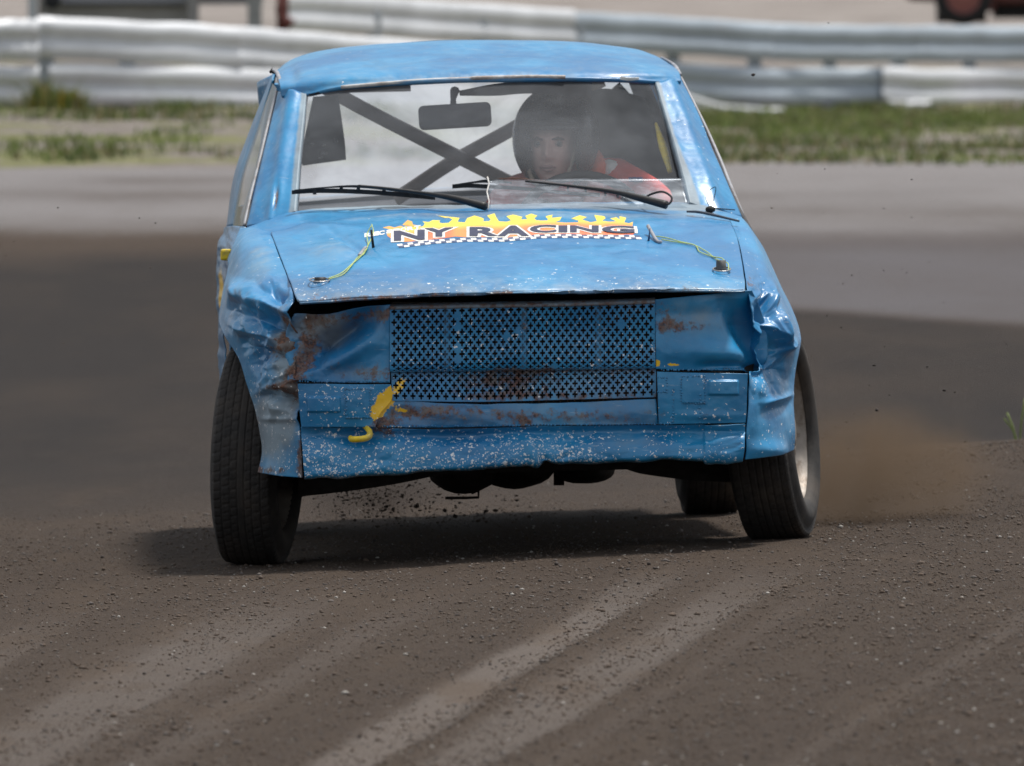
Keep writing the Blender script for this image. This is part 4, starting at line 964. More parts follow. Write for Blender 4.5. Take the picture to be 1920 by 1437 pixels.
def rim_data():
    h = WID / 2
    pr = [(h * .80, .186), (h * .86, .182), (h * .80, .174), (h * .62, .168), (h * .45, .160), (h * .30, .150), (h * .22, .138), (h * .36, .128)]
    mbx = MB(); mbx.add(lathe(pr, 64)); mbx.add(lathe([(-h * .80, .186), (-h * .86, .182), (-h * .80, .172), (-h * .3, .155), (h * .22, .150)], 64))
    # ten raised spokes of the steel disc, dished to the hub
    for k in range(10):
        a0 = 2 * math.pi * k / 10; V = []; F = []
        for i in range(7):
            t = i / 6; rr = .130 - .085 * t; xx = h * (.36 + .20 * math.sin(t * 2.2)); wd = .20 + .12 * t
            for q in (-1, -.6, .6, 1): a = a0 + q * wd * (1.4 if abs(q) == 1 else 1); V.append((xx - (.008 if abs(q) == 1 else 0), rr * math.cos(a), rr * math.sin(a)))
        for i in range(6):
            for q in range(3): F.append((i * 4 + q, i * 4 + q + 1, i * 4 + q + 5, i * 4 + q + 4))
        mbx.add((V, F))
    mbx.add(lathe([(h * .52, .048), (h * .66, .042), (h * .70, .022), (h * .70, .001)], 32))
    return np.vstack(mbx.V) * np.array([1.0, 1.18, 1.18]), mbx.F
def hub_data():
    h = WID / 2; return lathe([(-h * .6, .001), (-h * .6, .11), (h * .1, .12), (h * .12, .001)], 40)
TD, RD, HD = tyre_data(), rim_data(), hub_data()
def rawmesh(name, VF, mat):
    me = bpy.data.meshes.new(name); me.from_pydata(np.asarray(VF[0]).tolist(), [], [tuple(map(int, f)) for f in VF[1]]); me.update()
    me.polygons.foreach_set('use_smooth', [True] * len(me.polygons)); me.materials.append(mat); return me
TM, RM, HM = rawmesh('tyre', TD, M_TYRE), rawmesh('rim', RD, M_SILVER), rawmesh('wheel', HD, M_BLACKMETAL)
def wheel(c, steer, camber, flip=False, spin=0.):
    hb = bpy.data.objects.new('wheel', HM); SC.collection.objects.link(hb); hb.parent = car
    hb.location = Vector(np.asarray(c) - ROOT)
    mt = Matrix.Rotation(R(steer), 4, 'Z') @ Matrix.Rotation(R(camber), 4, 'Y') @ (Matrix.Rotation(math.pi, 4, 'Z') if flip else Matrix()) @ Matrix.Rotation(spin, 4, 'X')
    hb.rotation_euler = mt.to_euler()
    for nm, me in (('tyre', TM), ('rim', RM)):
        o = bpy.data.objects.new(nm, me); SC.collection.objects.link(o); o.parent = hb
    return hb
def wheel_on_ground(px, yl, steer, camber, flip=False, spin=0.):
    p = cat(px, 850, yl); x, Y = float(p[0]), float(p[1])
    z = min(ground_z(x - .05, Y), ground_z(x + .05, Y)) + RAD * math.cos(R(camber)) - .002
    wheel((x, Y, z), steer, camber, flip, spin)
wheel_on_ground(484, .74, -8, 2.2, True)
wheel_on_ground(1447, .74, -10, -5.0)
wheel_on_ground(1327, 3.12, 3, -1.5, spin=.3)
wheel_on_ground(488, 3.12, 3, 1.5, True, .2)

# --- tow hook
ctube('tow_hook', [(657, 821, -.005), (660, 824, -.02), (672, 824, -.03), (686, 822, -.03), (693, 817, -.02), (692, 808, .0), (684, 800, .04)], [.007, .009, .0085, .009, .009, .008, .007], M_YELLOW, 36, label='yellow tow hook on the lower left of the nose')
# --- bonnet pins, wires
def pin(px, py, h, r, name='bonnet_pin', mat=M_RUBBER):
    p = on(['bonnet'], px, py, 0); V, F = lathe([(0, r * 1.15), (h * .3, r), (h, r * .95), (h, r * .6), (h * .8, .0005)], 24)
    V = V[:, [1, 2, 0]]; return mesh(name, V + p, F, mat, car)
def ring(px, py, rx, ry, off, r, mat=M_STEEL):
    p = on(['bonnet'], px, py, off); a = np.linspace(0, 2 * math.pi, 28, endpoint=False)
    V, F = tube(p + np.stack([rx * np.cos(a), ry * np.sin(a), .16 * ry * np.sin(a)], -1), r, 6, True); return mesh('pin_ring', V, F, mat, car)
pin(600, 527, .010, .016); ring(600, 529, .027, .030, .006, .0022)
pin(1352, 506, .026, .014, mat=simple('pin_rubber_grey', (.09, .09, .09), .7)); ring(1353, 509, .024, .035, .006, .0022)
def hood_wire(pts, r=.0016, lift=.004, mat=None, name='safety_wire', n=50):
    P = catmull([(a, b, c if True else 0) for a, b, c in pts], n)
    Q = []
    for a, b, c in P:
        q = on(['bonnet', 'front_wing', 'front_wing.001', 'scuttle'], a, b, 0)
        if q is not None: Q.append(q + np.array([0, 0, lift + c]) )
    V, F = tube(Q, r, 6); return mesh(name, V, F, mat or M_WIRE, car)
hood_wire([(616, 525, 0), (640, 515, 0), (660, 498, 0), (676, 484, 0), (686, 470, 0), (694, 455, 0), (700, 448, .015), (697, 444, .03)])
hood_wire([(616, 527, 0), (642, 518, 0), (658, 502, 0), (670, 486, 0), (682, 479, 0), (690, 462, 0), (688, 450, .01), (696, 447, .03)])
hood_wire([(1240, 452, 0), (1262, 456, 0), (1285, 459, 0), (1303, 463, 0), (1325, 475, 0), (1345, 490, 0), (1364, 503, .01), (1366, 512, .0)])
hood_wire([(1230, 446, 0), (1250, 449, 0), (1275, 456, 0), (1303, 463, 0), (1312, 475, 0), (1335, 484, 0), (1355, 495, .01), (1360, 508, .01)])
hood_wire([(1215, 440, .02), (1222, 446, .01), (1232, 455, 0), (1240, 457, 0)], .0050, .004, M_TAPE, 'wire_sleeve')
hood_wire([(674, 483, 0), (680, 475, 0), (686, 468, 0)], .0055, .005, M_TAPE, 'wire_sleeve')
def post(px, py, px2, py2, r0, r1, name='hinge_post', mat=None):
    p = on(['bonnet'], px, py, 0); q = at(px2, py2, p[1]); V, F = tube(np.array([p, (p + q) / 2, q]), [r0, (r0 + r1) / 2, r1], 6); return mesh(name, V, F, mat or M_BLACKMETAL, car)
post(700, 465, 696, 431, .004, .003); post(1216, 452, 1219, 428, .003, .0012, mat=simple('pin_dark_blue', (.02, .05, .12), .5))
post(700, 464, 706, 466, .004, .003)
# aerial stub, loop of wire and bonnet-edge bar on the right
ctube('edge_bar', [(1288, 397, .99), (1310, 398, .97), (1340, 404, .94), (1386, 415, .9)], [.003, .004, .004, .003], simple('dark_bar', (.05, .06, .08), .45), 30)
ctube('wire_loop', [(1330, 388, 1.2), (1324, 372, 1.2), (1330, 358, 1.2), (1341, 351, 1.2), (1341, 362, 1.2), (1334, 388, 1.2)], .0011, M_BLACKMETAL, 40)
mb = MB(); V, F = icos(2); mb.add((V * np.array([.015, .015, .010]) + cat(1332, 393, 1.18), F)); mb.add(tube(cat(np.array([1340, 1378]), np.array([391, 394]), np.array([1.18, 1.15])), .0016, 5)); mb.build('aerial_base', M_BLACKMETAL, car)
# scrap of sticker at the roof edge
patch('sticker_scrap', [[(1164, 143, 1.74), (1180, 146, 1.74), (1198, 145, 1.75)], [(1162, 150, 1.74), (1180, 152, 1.745), (1198, 150, 1.75)]], 8, 4, M_WHITEF, car, None, None, .001)

# --- interior seen through the glass
ctube('roll_cage_bar', [(610, 165, 2.95), (700, 214, 2.97), (850, 290, 3.0), (960, 345, 3.0), (1010, 372, 3.0)], .021, M_BRACE, 20, label='brown roll cage brace running down from the left')
ctube('roll_cage_bar', [(1130, 150, 3.03), (1040, 198, 3.03), (950, 248, 3.03), (850, 303, 3.03), (775, 352, 3.03), (740, 375, 3.03)], .021, M_BRACE, 20, label='brown roll cage brace running down from the right')
ctube('roll_cage_bar', [(585, 171, 2.9), (680, 168, 2.9), (770, 166, 2.9)], .009, M_BRACE, 10)
ctube('roll_cage_bar', [(1150, 165, 2.5), (1215, 240, 2.5), (1262, 330, 2.5), (1285, 400, 2.5)], .024, M_DARK, 14)
ctube('roll_cage_bar', [(572, 178, 2.6), (560, 260, 2.6), (545, 400, 2.6)], .010, M_YELLOW, 14, label='yellow roll cage upright at the left')
patch('quarter_panel_sheet', [[(588, 182, 2.75), (634, 178, 2.78)], [(566, 290, 2.75), (646, 262, 2.78)], [(568, 311, 2.75), (649, 300, 2.78)]], 8, 12, M_DARK, car, None, None, .004, label='dark sheet inside the left rear side')
mb = MB()
for x, y, a, b in ((585, 270, 8, 3), (607, 272, 7, 3), (629, 265, 4, 5), (608, 288, 12, 3), (601, 296, 9, 4)): mesh('sheet_fastener', *boxm(cat(x, y, 2.735), (a / 650, .003, b / 650)), M_WHITEF, car, smooth=False)
# mirror
V, F = boxm((0, 0, 0), (.207, .03, .070)); c = cat(853, 218, 1.72)
V = V @ np.array(Matrix.Rotation(R(-3.5), 3, 'Y')).T + c
mo = MB(); mo.add((V, F)); mo = mo.build('rear_view_mirror', M_DARK, car, smooth=False, bevel=.020)
mo.modifiers['bevel'].segments = 4
ctube('mirror_stem', [(850, 196, 1.73), (850, 186, 1.76), (853, 170, 1.80)], [.009, .008, .014], M_DARK, 12, parent=car)
patch('sun_visor', [[(862, 178, 1.80), (930, 164, 1.80), (1010, 156, 1.80), (1110, 154, 1.80)], [(862, 180, 1.82), (930, 180, 1.84), (1000, 176, 1.84), (1110, 186, 1.84)]], 30, 8, M_DARK, car, None, None, .012)
# seat, and a solid sheet added to block sun on the driver's side
def seat(x0):
    lpk = lambda a, b, c: L(a + x0, b, c)
    rows = [[(x0 - .10, 2.42, 1.24), (x0, 2.44, 1.27), (x0 + .12, 2.42, 1.24)], [(x0 - .14, 2.30, 1.12), (x0, 2.36, 1.12), (x0 + .17, 2.30, 1.12)], [(x0 - .22, 2.22, .92), (x0, 2.30, .92), (x0 + .24, 2.22, .92)], [(x0 - .22, 2.12, .62), (x0, 2.20, .60), (x0 + .22, 2.12, .62)], [(x0 - .22, 1.72, .56), (x0, 1.72, .53), (x0 + .22, 1.72, .56)]]
    return lp('bucket_seat', rows, 24, 40, M_DARK, thick=.06, mask=lambda a, b: (0, 0, 0, 0))
seat(.37)
lp('sun_block_sheet', [[(.47, 2.05, 1.29), (.47, 2.9, 1.29)], [(.55, 2.0, 1.08), (.55, 2.95, 1.08)], [(.60, 2.0, .90), (.60, 3.0, .90)]], 14, 14, M_CABLINER, thick=.004)
ctube('harness_anchor', [(1230, 232, 1.74), (1243, 276, 1.66), (1256, 322, 1.58)], [.004, .013, .007], M_YELLOW, 14, label='yellow pad inside the right side of the cabin')
# steering wheel: axis tilted back
def steering():
    c = cat(1092, 440, 1.72); a = np.linspace(0, 2 * math.pi, 48, endpoint=False); Rr = .185
    tl_ = R(25); e1 = np.array([1, 0, 0]); e2 = np.array([0, math.sin(tl_), math.cos(tl_)])
    e2 = e2 / np.linalg.norm(e2)
    P = c + Rr * (np.cos(a)[:, None] * e1 + np.sin(a)[:, None] * e2)
    V, F = tube(P, .015, 10, True); mesh('steering_wheel', V, F, M_RUBBER, car)
    mb = MB()
    for t in (R(0), R(180), R(270)): mb.add(tube(np.array([c, c + Rr * (math.cos(t) * e1 + math.sin(t) * e2)]), .010, 6))
    nrm = np.cross(e1, e2); mb.add(tube(np.array([c, c + nrm * -.0 + np.array([0, -.30, -.12])]), .02, 8))
    mb.build('steering_column', M_DARK, car); return c, e1, e2, Rr
SWc, SWe1, SWe2, SWr = steering()

# ------------------------------------------------------------------ the driver
def skin_mesh(verts, edges, radii, sub=2):
    me = bpy.data.meshes.new('tmp'); me.from_pydata([tuple(v) for v in verts], edges, []); me.update()
    o = bpy.data.objects.new('tmp', me); SC.collection.objects.link(o)
    o.modifiers.new('s', 'SKIN'); 
    for i, sv in enumerate(me.skin_vertices[0].data):
        r = radii[i]; sv.radius = (r, r) if np.isscalar(r) else r
    me.skin_vertices[0].data[0].use_root = True
    m = o.modifiers.new('u', 'SUBSURF'); m.levels = sub; m.render_levels = sub
    dg = bpy.context.evaluated_depsgraph_get(); ev = o.evaluated_get(dg); em = ev.to_mesh()
    V = np.array([v.co[:] for v in em.vertices]); F = [tuple(p.vertices) for p in em.polygons]
    ev.to_mesh_clear(); bpy.data.objects.remove(o); bpy.data.meshes.remove(me); return V, F
def C1(px, py, yl): return cat(float(px), float(py), float(yl))
HC = C1(1034, 278, 1.98)            # centre of the face/skull
def head():
    nu, nv = 96, 80; V = []; yaw = R(-8)
    for j in range(nv):
        ph = math.pi * (j / (nv - 1)); cz = math.cos(ph); sz_ = math.sin(ph)
        for i in range(nu):
            th = 2 * math.pi * i / nu; x = math.sin(th) * sz_; y = -math.cos(th) * sz_; z = cz
            ax = .070; 
            if z < -.1: ax *= 1 - .30 * min(1, (-z - .1) / .8)
            X_ = x * ax; Y_ = y * (.088 if y < 0 else .098); Z_ = z * .115
            if y < 0:
                fr = min(1, -y * 1.6); g = lambda cx, cz_, sx, sz2: math.exp(-((X_ - cx) / sx) ** 2 - ((Z_ - cz_) / sz2) ** 2)
                d = .024 * g(0, -.020, .0105, .017) + .012 * g(0, .004, .009, .022) + .010 * g(.013, -.026, .007, .006) + .010 * g(-.013, -.026, .007, .006)
                d -= .012 * g(.030, .012, .016, .011) + .012 * g(-.030, .012, .016, .011)
                d += .007 * g(.028, .032, .022, .007) + .007 * g(-.028, .032, .022, .007)
                d += .007 * g(0, -.052, .020, .006) + .007 * g(0, -.063, .018, .006) - .004 * g(0, -.0575, .022, .0022)
                d += .010 * g(0, -.092, .020, .016) - .004 * g(0, -.076, .018, .006) + .004 * g(.040, -.018, .016, .018) + .004 * g(-.040, -.018, .016, .018)
                Y_ -= d * fr
            V.append((X_ * math.cos(yaw) - Y_ * math.sin(yaw), X_ * math.sin(yaw) + Y_ * math.cos(yaw), Z_))
    V = np.array(V) + HC; F = []
    for j in range(nv - 1):
        for i in range(nu): F.append((j * nu + i, j * nu + (i + 1) % nu, (j + 1) * nu + (i + 1) % nu, (j + 1) * nu + i))
    return V, F
def hpt(x, y, z):
    yaw = R(-8); return HC + np.array([x * math.cos(yaw) - y * math.sin(yaw), x * math.sin(yaw) + y * math.cos(yaw), z])
rimL = SWc + SWr * (math.cos(R(35)) * SWe1 + math.sin(R(35)) * SWe2); rimR = SWc + SWr * (math.cos(R(165)) * SWe1 + math.sin(R(165)) * SWe2)
neck = HC + np.array([.02, .03, -.13])
B = [L(.37, 2.02, .62), L(.36, 2.12, .78), L(.33, 2.14, .92), L(.31, 2.12, 1.00), neck + np.array([0, .01, .0]), HC + np.array([0, .02, -.06])]
sh1 = C1(1150, 336, 2.08); el1 = C1(1245, 388, 1.86); wr1 = rimL + np.array([.02, .06, -.01])
sh2 = C1(955, 372, 2.12); el2 = C1(925, 440, 1.92); wr2 = rimR + np.array([-.01, .06, -.01])
k1, k2 = L(.50, 1.60, .66), L(.22, 1.60, .66); f1, f2 = L(.48, 1.40, .42), L(.24, 1.40, .42)
B += [sh1, el1, wr1, sh2, el2, wr2, k1, f1, k2, f2]
Eg = [(0, 1), (1, 2), (2, 3), (3, 4), (4, 5), (3, 6), (6, 7), (7, 8), (3, 9), (9, 10), (10, 11), (0, 12), (12, 13), (0, 14), (14, 15)]
Rd = [(.15, .12), (.15, .11), (.16, .11), (.10, .08), (.055, .055), (.05, .05), (.078, .078), (.060, .060), (.034, .034), (.075, .075), (.052, .052), (.034, .034), (.075, .075), (.05, .05), (.075, .075), (.05, .05)]
V1, F1 = skin_mesh(B, Eg, Rd, 2)
mb = MB(); mb.add((V1, F1)); n_suit = len(F1)
hv, hf = head(); mb.add((hv, hf)); n_head = len(hf)
def hand(w_, rimc, s):
    """palm with four fingers curled over the rim and a thumb"""
    d = (rimc - w_); d /= np.linalg.norm(d); side = np.cross(d, [0, 0, 1]); side /= np.linalg.norm(side); up = np.cross(side, d)
    Vt = [w_, w_ + d * .045]; Ed = [(0, 1)]; Rr_ = [.020, .026]
    for i, (o_, ln) in enumerate(((-.028, .020), (-.010, .024), (.010, .023), (.028, .018))):
        k = len(Vt); b0 = w_ + d * .055 + side * o_
        Vt += [b0, b0 + d * ln + up * .012, b0 + d * (ln + .022) - up * .004, b0 + d * (ln + .016) - up * .026]; Rr_ += [.011, .0095, .009, .008]
        Ed += [(1, k), (k, k + 1), (k + 1, k + 2), (k + 2, k + 3)]
    k = len(Vt); Vt += [w_ + d * .03 + side * .030 * s, w_ + d * .055 + side * .040 * s - up * .01, w_ + d * .075 + side * .032 * s - up * .018]; Rr_ += [.012, .0105, .009]
    Ed += [(1, k), (k, k + 1), (k + 1, k + 2)]
    return skin_mesh(Vt, Ed, Rr_, 1)
for w_, rc, s in ((wr1, rimL, -1), (wr2, rimR, 1)): mb.add(hand(w_, rc, s))
me_person = mb.build('person', [M_RED, M_SKIN, M_HELMET], None)
me_person.data.polygons.foreach_set('material_index', [0 if i < n_suit else (1 if i < n_suit + n_head else 2) for i in range(len(me_person.data.polygons))])
props(me_person, 'driver in a black open-face helmet and red race suit gripping the steering wheel', 'person')
# helmet: open-face shell with brow peak and side drop
def helmet():
    nu, nv = 110, 70; V = []; keep = []; c = HC + np.array([.012, .012, .034])
    for j in range(nv):
        ph = math.pi * (j / (nv - 1)) * .90
        for i in range(nu):
            th = 2 * math.pi * i / nu; x = math.sin(th) * math.sin(ph); y = -math.cos(th) * math.sin(ph); z = math.cos(ph)
            fl = 1 + .05 * max(0, -z)
            V.append(c + np.array([x * .112 * fl, y * .130, z * .132 * (1.12 if z < 0 else 1)]))
            keep.append((x, y, z))
    F = []
    for j in range(nv - 1):
        for i in range(nu):
            q = (j * nu + i, j * nu + (i + 1) % nu, (j + 1) * nu + (i + 1) % nu, (j + 1) * nu + i)
            x, y, z = np.mean([keep[k] for k in q], axis=0)
            lim_ = .60 + .04 * math.sin(z * 5)
            if y < 0 and z < .14 and abs(x + .06) < lim_ * (1 - .10 * max(0, (z + .1))): continue
            F.append(q)
    return np.array(V), F
hV, hF = helmet(); hel = mesh('helmet', hV, hF, M_HELMET, me_person); md = hel.modifiers.new('thickness', 'SOLIDIFY'); md.thickness = .012; md.offset = -1
hc = HC + np.array([.012, .012, .034])
a_ = np.linspace(-.62, .62, 24); P = np.stack([hc[0] + .115 * np.sin(a_) - .006, hc[1] - .136 * np.cos(a_), hc[2] + .026 + .012 * np.cos(a_ * 2)], -1)
V, F = tube(P, .009, 8); mesh('helmet_trim', V, F, M_RUBBER, hel)
mb = MB(); V0, F0 = icos(2)
for s in (-1, 1):
    e = mesh('eye', V0 * .0115 + hpt(s * .030, -.068, .012), F0, M_EYE, me_person)
    mesh('iris', V0 * np.array([.0058, .003, .0058]) + hpt(s * .030 + .002, -.0785, .012), F0, M_IRIS, e)
mb = MB(); mb.add(tube(np.array([hpt(-.023, -.077, -.055), hpt(-.010, -.087, -.052), hpt(0, -.089, -.053), hpt(.010, -.087, -.052), hpt(.023, -.077, -.055)]), [.002, .005, .005, .005, .002], 8))
mb.add(tube(np.array([hpt(-.022, -.077, -.058), hpt(0, -.087, -.064), hpt(.022, -.077, -.058)]), [.002, .006, .002], 8)); mb.build('lips', M_LIP, me_person)
mb = MB()
for s in (-1, 1): mesh('eyebrow', *tube(np.array([hpt(s * .013, -.084, .026), hpt(s * .030, -.083, .029), hpt(s * .046, -.071, .025)]), [.0035, .0045, .003], 6), M_BROW, me_person)
mb = MB()
for s in (-1, 1): mb.add(tube(catmull([hpt(s * .070, -.020, .0), hpt(s * .063, -.045, -.05), hpt(s * .040, -.066, -.098), hpt(0, -.072, -.118)], 14), .0055, 8))
mb.build('chin_strap', simple('strap_tan', (.34, .27, .20), .8), me_person)
# collar, harness strap, shoulder patch
mb = MB(); cc = neck + np.array([.005, -.005, -.045]); a = np.linspace(0, 2 * math.pi, 24, endpoint=False)
mb.add(tube(np.stack([cc[0] + .072 * np.cos(a), cc[1] + .07 * np.sin(a), cc[2] + .012 * np.sin(a)], -1), .022, 8, True)); mb.build('collar', M_DARK, me_person)
mb = MB(); mb.add(flatbar([(1106, 292, 2.16), (1116, 312, 2.08), (1122, 335, 2.02), (1110, 392, 2.0)], .05, .012)); 
V, F = tube(cat(np.array([1104, 1114, 1120, 1116, 1105]), np.array([290, 296, 312, 350, 400]), np.array([2.2, 2.08, 2.0, 1.98, 1.98])), .026, 10); V2 = V.copy()
mesh('harness_strap', V2, F, M_ORANGE, me_person)
mesh('shoulder_pad', (V0 * np.array([.036, .05, .036]) + cat(1142, 322, 2.04)), F0, M_WHITEF, me_person)
V, F = boxm(cat(1192, 337, 1.90), (.040, .006, .014)); mesh('sleeve_badge', V @ np.eye(3), F, M_BLUEF, me_person)

# ------------------------------------------------------------------ decal on the bonnet
def decal(name, polys, mat, off, attr=None, parent=car, thick=0):
    """polys: list of (pts[px,py], faces); dropped onto the bonnet surface"""
    V = []; F = []; n = 0; pix = []
    for pts, fs in polys:
        for a, b in pts:
            q = on(['bonnet'], a, b, off); V.append(q if q is not None else V[-1]); pix.append((a, b))
        F += [tuple(i + n for i in f) for f in fs]; n += len(pts)
    o = mesh(name, V, F, mat, parent)
    if attr: set_mask(o.data, np.array([attr(a, b) for a, b in pix]))
    return o
def fill2d(outline, step=6.):
    """triangulate an outline and cut it into small pieces so that it follows the surface"""
    n0 = len(outline); pts = [Vector(p) for p in outline]
    x0, x1 = min(p[0] for p in outline), max(p[0] for p in outline); y0, y1 = min(p[1] for p in outline), max(p[1] for p in outline)
    for a in np.arange(x0, x1, step):
        for b in np.arange(y0, y1, step * .7): pts.append(Vector((a + .37, b + .21)))
    import mathutils.geometry as mg
    r = mg.delaunay_2d_cdt(pts, [(i, (i + 1) % n0) for i in range(n0)], [], 1, 1e-6)
    used = sorted({i for f in r[2] for i in f}); mp = {i: k for k, i in enumerate(used)}
    return [(r[0][i].x, r[0][i].y) for i in used], [tuple(mp[i] for i in f) for f in r[2]]
def zc(p): return [(660 + x * .30208, 380 + y * .30208) for x, y in p]
FL = [(215, 190), (238, 172), (285, 165), (330, 150), (400, 152), (440, 150), (452, 132), (438, 118), (478, 122), (500, 110), (548, 112), (540, 124), (560, 130), (600, 127), (625, 104), (570, 94), (530, 82), (668, 96), (655, 120), (700, 125), (715, 98), (760, 82), (795, 92), (818, 100), (815, 118), (850, 116), (862, 108), (838, 82), (885, 68), (893, 88), (912, 118), (962, 120), (988, 112), (958, 86), (1000, 76), (1058, 90), (1048, 106), (1088, 105), (1076, 84), (1112, 70), (1150, 82), (1130, 102), (1168, 113), (1214, 112), (1202, 86), (1245, 76), (1240, 96), (1302, 90), (1290, 112), (1262, 122), (1330, 126), (1400, 124), (1408, 114), (1362, 100), (1412, 80), (1458, 92), (1428, 106), (1482, 124), (1520, 116), (1504, 78), (1566, 86), (1574, 98), (1552, 114), (1600, 120), (1642, 118), (1602, 100), (1640, 92), (1662, 106), (1660, 86), (1702, 95), (1690, 124), (1720, 130), (1744, 120), (1740, 150), (1768, 178), (1745, 200), (1600, 204), (1340, 200), (1150, 200), (1060, 210), (960, 222), (860, 216), (700, 216), (640, 212), (560, 224), (420, 240), (290, 247), (245, 226), (220, 208)]
def flame_mat():
    m, nt, p = newmat('decal_flame'); b = NB(nt); a = b.n('Attribute', attribute_name='mask'); sp = b.n('SeparateColor'); nt.links.new(a.outputs['Color'], sp.inputs[0])
    c = b.mix(sp.outputs[0], (.95, .74, .10), (.90, .22, .10)); nt.links.new(c, p.inputs['Base Color']); p.inputs['Roughness'].default_value = .4; return m
M_FLAME = flame_mat(); M_DWHITE = simple('decal_white', (.85, .84, .80), .4, 0, .03, 30); M_DNAVY = simple('decal_navy', (.035, .04, .085), .4, 0, .1, 30)
def base_y(px):
    return np.interp(px, [660 + .302 * t for t in (0, 285, 500, 700, 860, 930, 1150, 1340, 1785)], [464, 462, 454, 450.5, 450.5, 450.5, 444, 443, 446])
def fl_attr(a, b):
    h = (base_y(a) - 8 - b) / 30
    k = 1 - min(1, max(0, (h - .38) / .38)); k *= .55 + .45 * float(vn(a / 22, b / 40)) 
    return (min(1, k * 1.25), 0, 0, 0)
out_ = zc(FL); cx_ = np.mean([p[0] for p in out_])
flame = decal('flame_decal', [fill2d(out_, 5)], M_FLAME, .0004, fl_attr)
flame['label'] = 'sticker of yellow and orange flames behind the words NY RACING'
for sp_ in ([(190, 157), (232, 147), (262, 156), (300, 146), (318, 150), (300, 164), (240, 168)], [(312, 140), (345, 110), (372, 118), (378, 138), (418, 146), (440, 160), (400, 158)]):
    decal('flame_decal', [fill2d(zc(sp_), 5)], M_FLAME, .0004, lambda a, b: (.55, 0, 0, 0))
def glyph(ch, offset):
    cu = bpy.data.curves.new('t', 'FONT'); cu.body = ch; cu.size = 1; cu.offset = offset; cu.resolution_u = 4; cu.fill_mode = 'FRONT'
    o = bpy.data.objects.new('t', cu); SC.collection.objects.link(o)
    dg = bpy.context.evaluated_depsgraph_get(); ev = o.evaluated_get(dg); me = ev.to_mesh()
    bm = bmesh.new(); bm.from_mesh(me); bmesh.ops.triangulate(bm, faces=bm.faces[:]); ev.to_mesh_clear(); bpy.data.objects.remove(o); return bm
def letters(name, items, mat, off, offs, box_off, parent):
    polys = []
    for ch, x0, x1, y0, y1, sk in items:
        ref = glyph(ch, .02); xs_ = [v.co.x for v in ref.verts]; ys_ = [v.co.y for v in ref.verts]; a0, a1, b0, b1 = min(xs_), max(xs_), min(ys_), max(ys_); ref.free()
        bm = glyph(ch, offs)
        for t in np.arange(-.2, 1.2, .12):
            bmesh.ops.bisect_plane(bm, geom=bm.verts[:] + bm.edges[:] + bm.faces[:], plane_co=(t, 0, 0), plane_no=(1, 0, 0))
        for t in np.arange(-.2, 1.0, .16):
            bmesh.ops.bisect_plane(bm, geom=bm.verts[:] + bm.edges[:] + bm.faces[:], plane_co=(0, t, 0), plane_no=(0, 1, 0))
        bm.verts.index_update(); pts = []
        for v in bm.verts:
            u = (v.co.x - a0) / (a1 - a0); w2 = (v.co.y - b0) / (b1 - b0)
            # grow the outline evenly in picture space
            x = x0 + u * (x1 - x0); y = y1 - w2 * (y1 - y0)
            if box_off:
                x += box_off * 1.9 * (2 * u - 1) * 0; y += 0
            pts.append((x, y + sk * (u - .5) * (y1 - y0)))
        polys.append((pts, [tuple(v.index for v in f.verts) for f in bm.faces])); bm.free()
    return decal(name, polys, mat, off, None, parent)
IT = [('N', 740, 795, 434, 452, -.12), ('Y', 798, 848, 429.5, 445, -.10), ('R', 882, 931, 428, 444, -.02), ('A', 935, 990, 425.5, 444, -.04), ('C', 995, 1042, 424, 437.5, -.05), ('I', 1049, 1062, 425, 437, 0), ('N', 1070, 1121, 425, 437, .02), ('G', 1130, 1188, 425.5, 438.5, .05)]
letters('lettering_outline', IT, M_DWHITE, .0015, .105, 2.0, flame)
letters('lettering', IT, M_DNAVY, .0030, .040, 0, flame)
SMT = 'NICSAPUL'
SI = [(c, 684 + i * 13.0, 695 + i * 13.0, 437.5 - i * 1.85, 444.5 - i * 1.85, -.25) for i, c in enumerate('RIC')] + [(c, 686 + i * 13.0, 697 + i * 13.0, 437.0 - i * 1.85, 443.5 - i * 1.85, -.25) for i, c in list(enumerate('RICSPORT'))[3:]]
letters('small_lettering', SI, M_DWHITE, .0009, .05, 0, flame)
# chequered strip
pw, pn = [], []
nsq = 46
for i in range(nsq):
    for r_ in range(2):
        xa, xb = 744 + i * (1199 - 744) / nsq, 744 + (i + 1) * (1199 - 744) / nsq; sh = r_ * 3
        ya0 = base_y(xa) - 3.4 + r_ * 3.4; yb0 = base_y(xb) - 3.4 + r_ * 3.4
        q = ([(xa + sh, ya0), (xb + sh, yb0), (xb + sh + 1.5, yb0 + 3.4), (xa + sh + 1.5, ya0 + 3.4)], [(0, 1, 2, 3)])
        (pw if (i + r_) % 2 == 0 else pn).append(q)
decal('chequer_white', pw, M_DWHITE, .0009, None, flame); decal('chequer_dark', pn, simple('decal_grey_blue', (.07, .10, .20), .4, 0, .1, 30), .0009, None, flame)

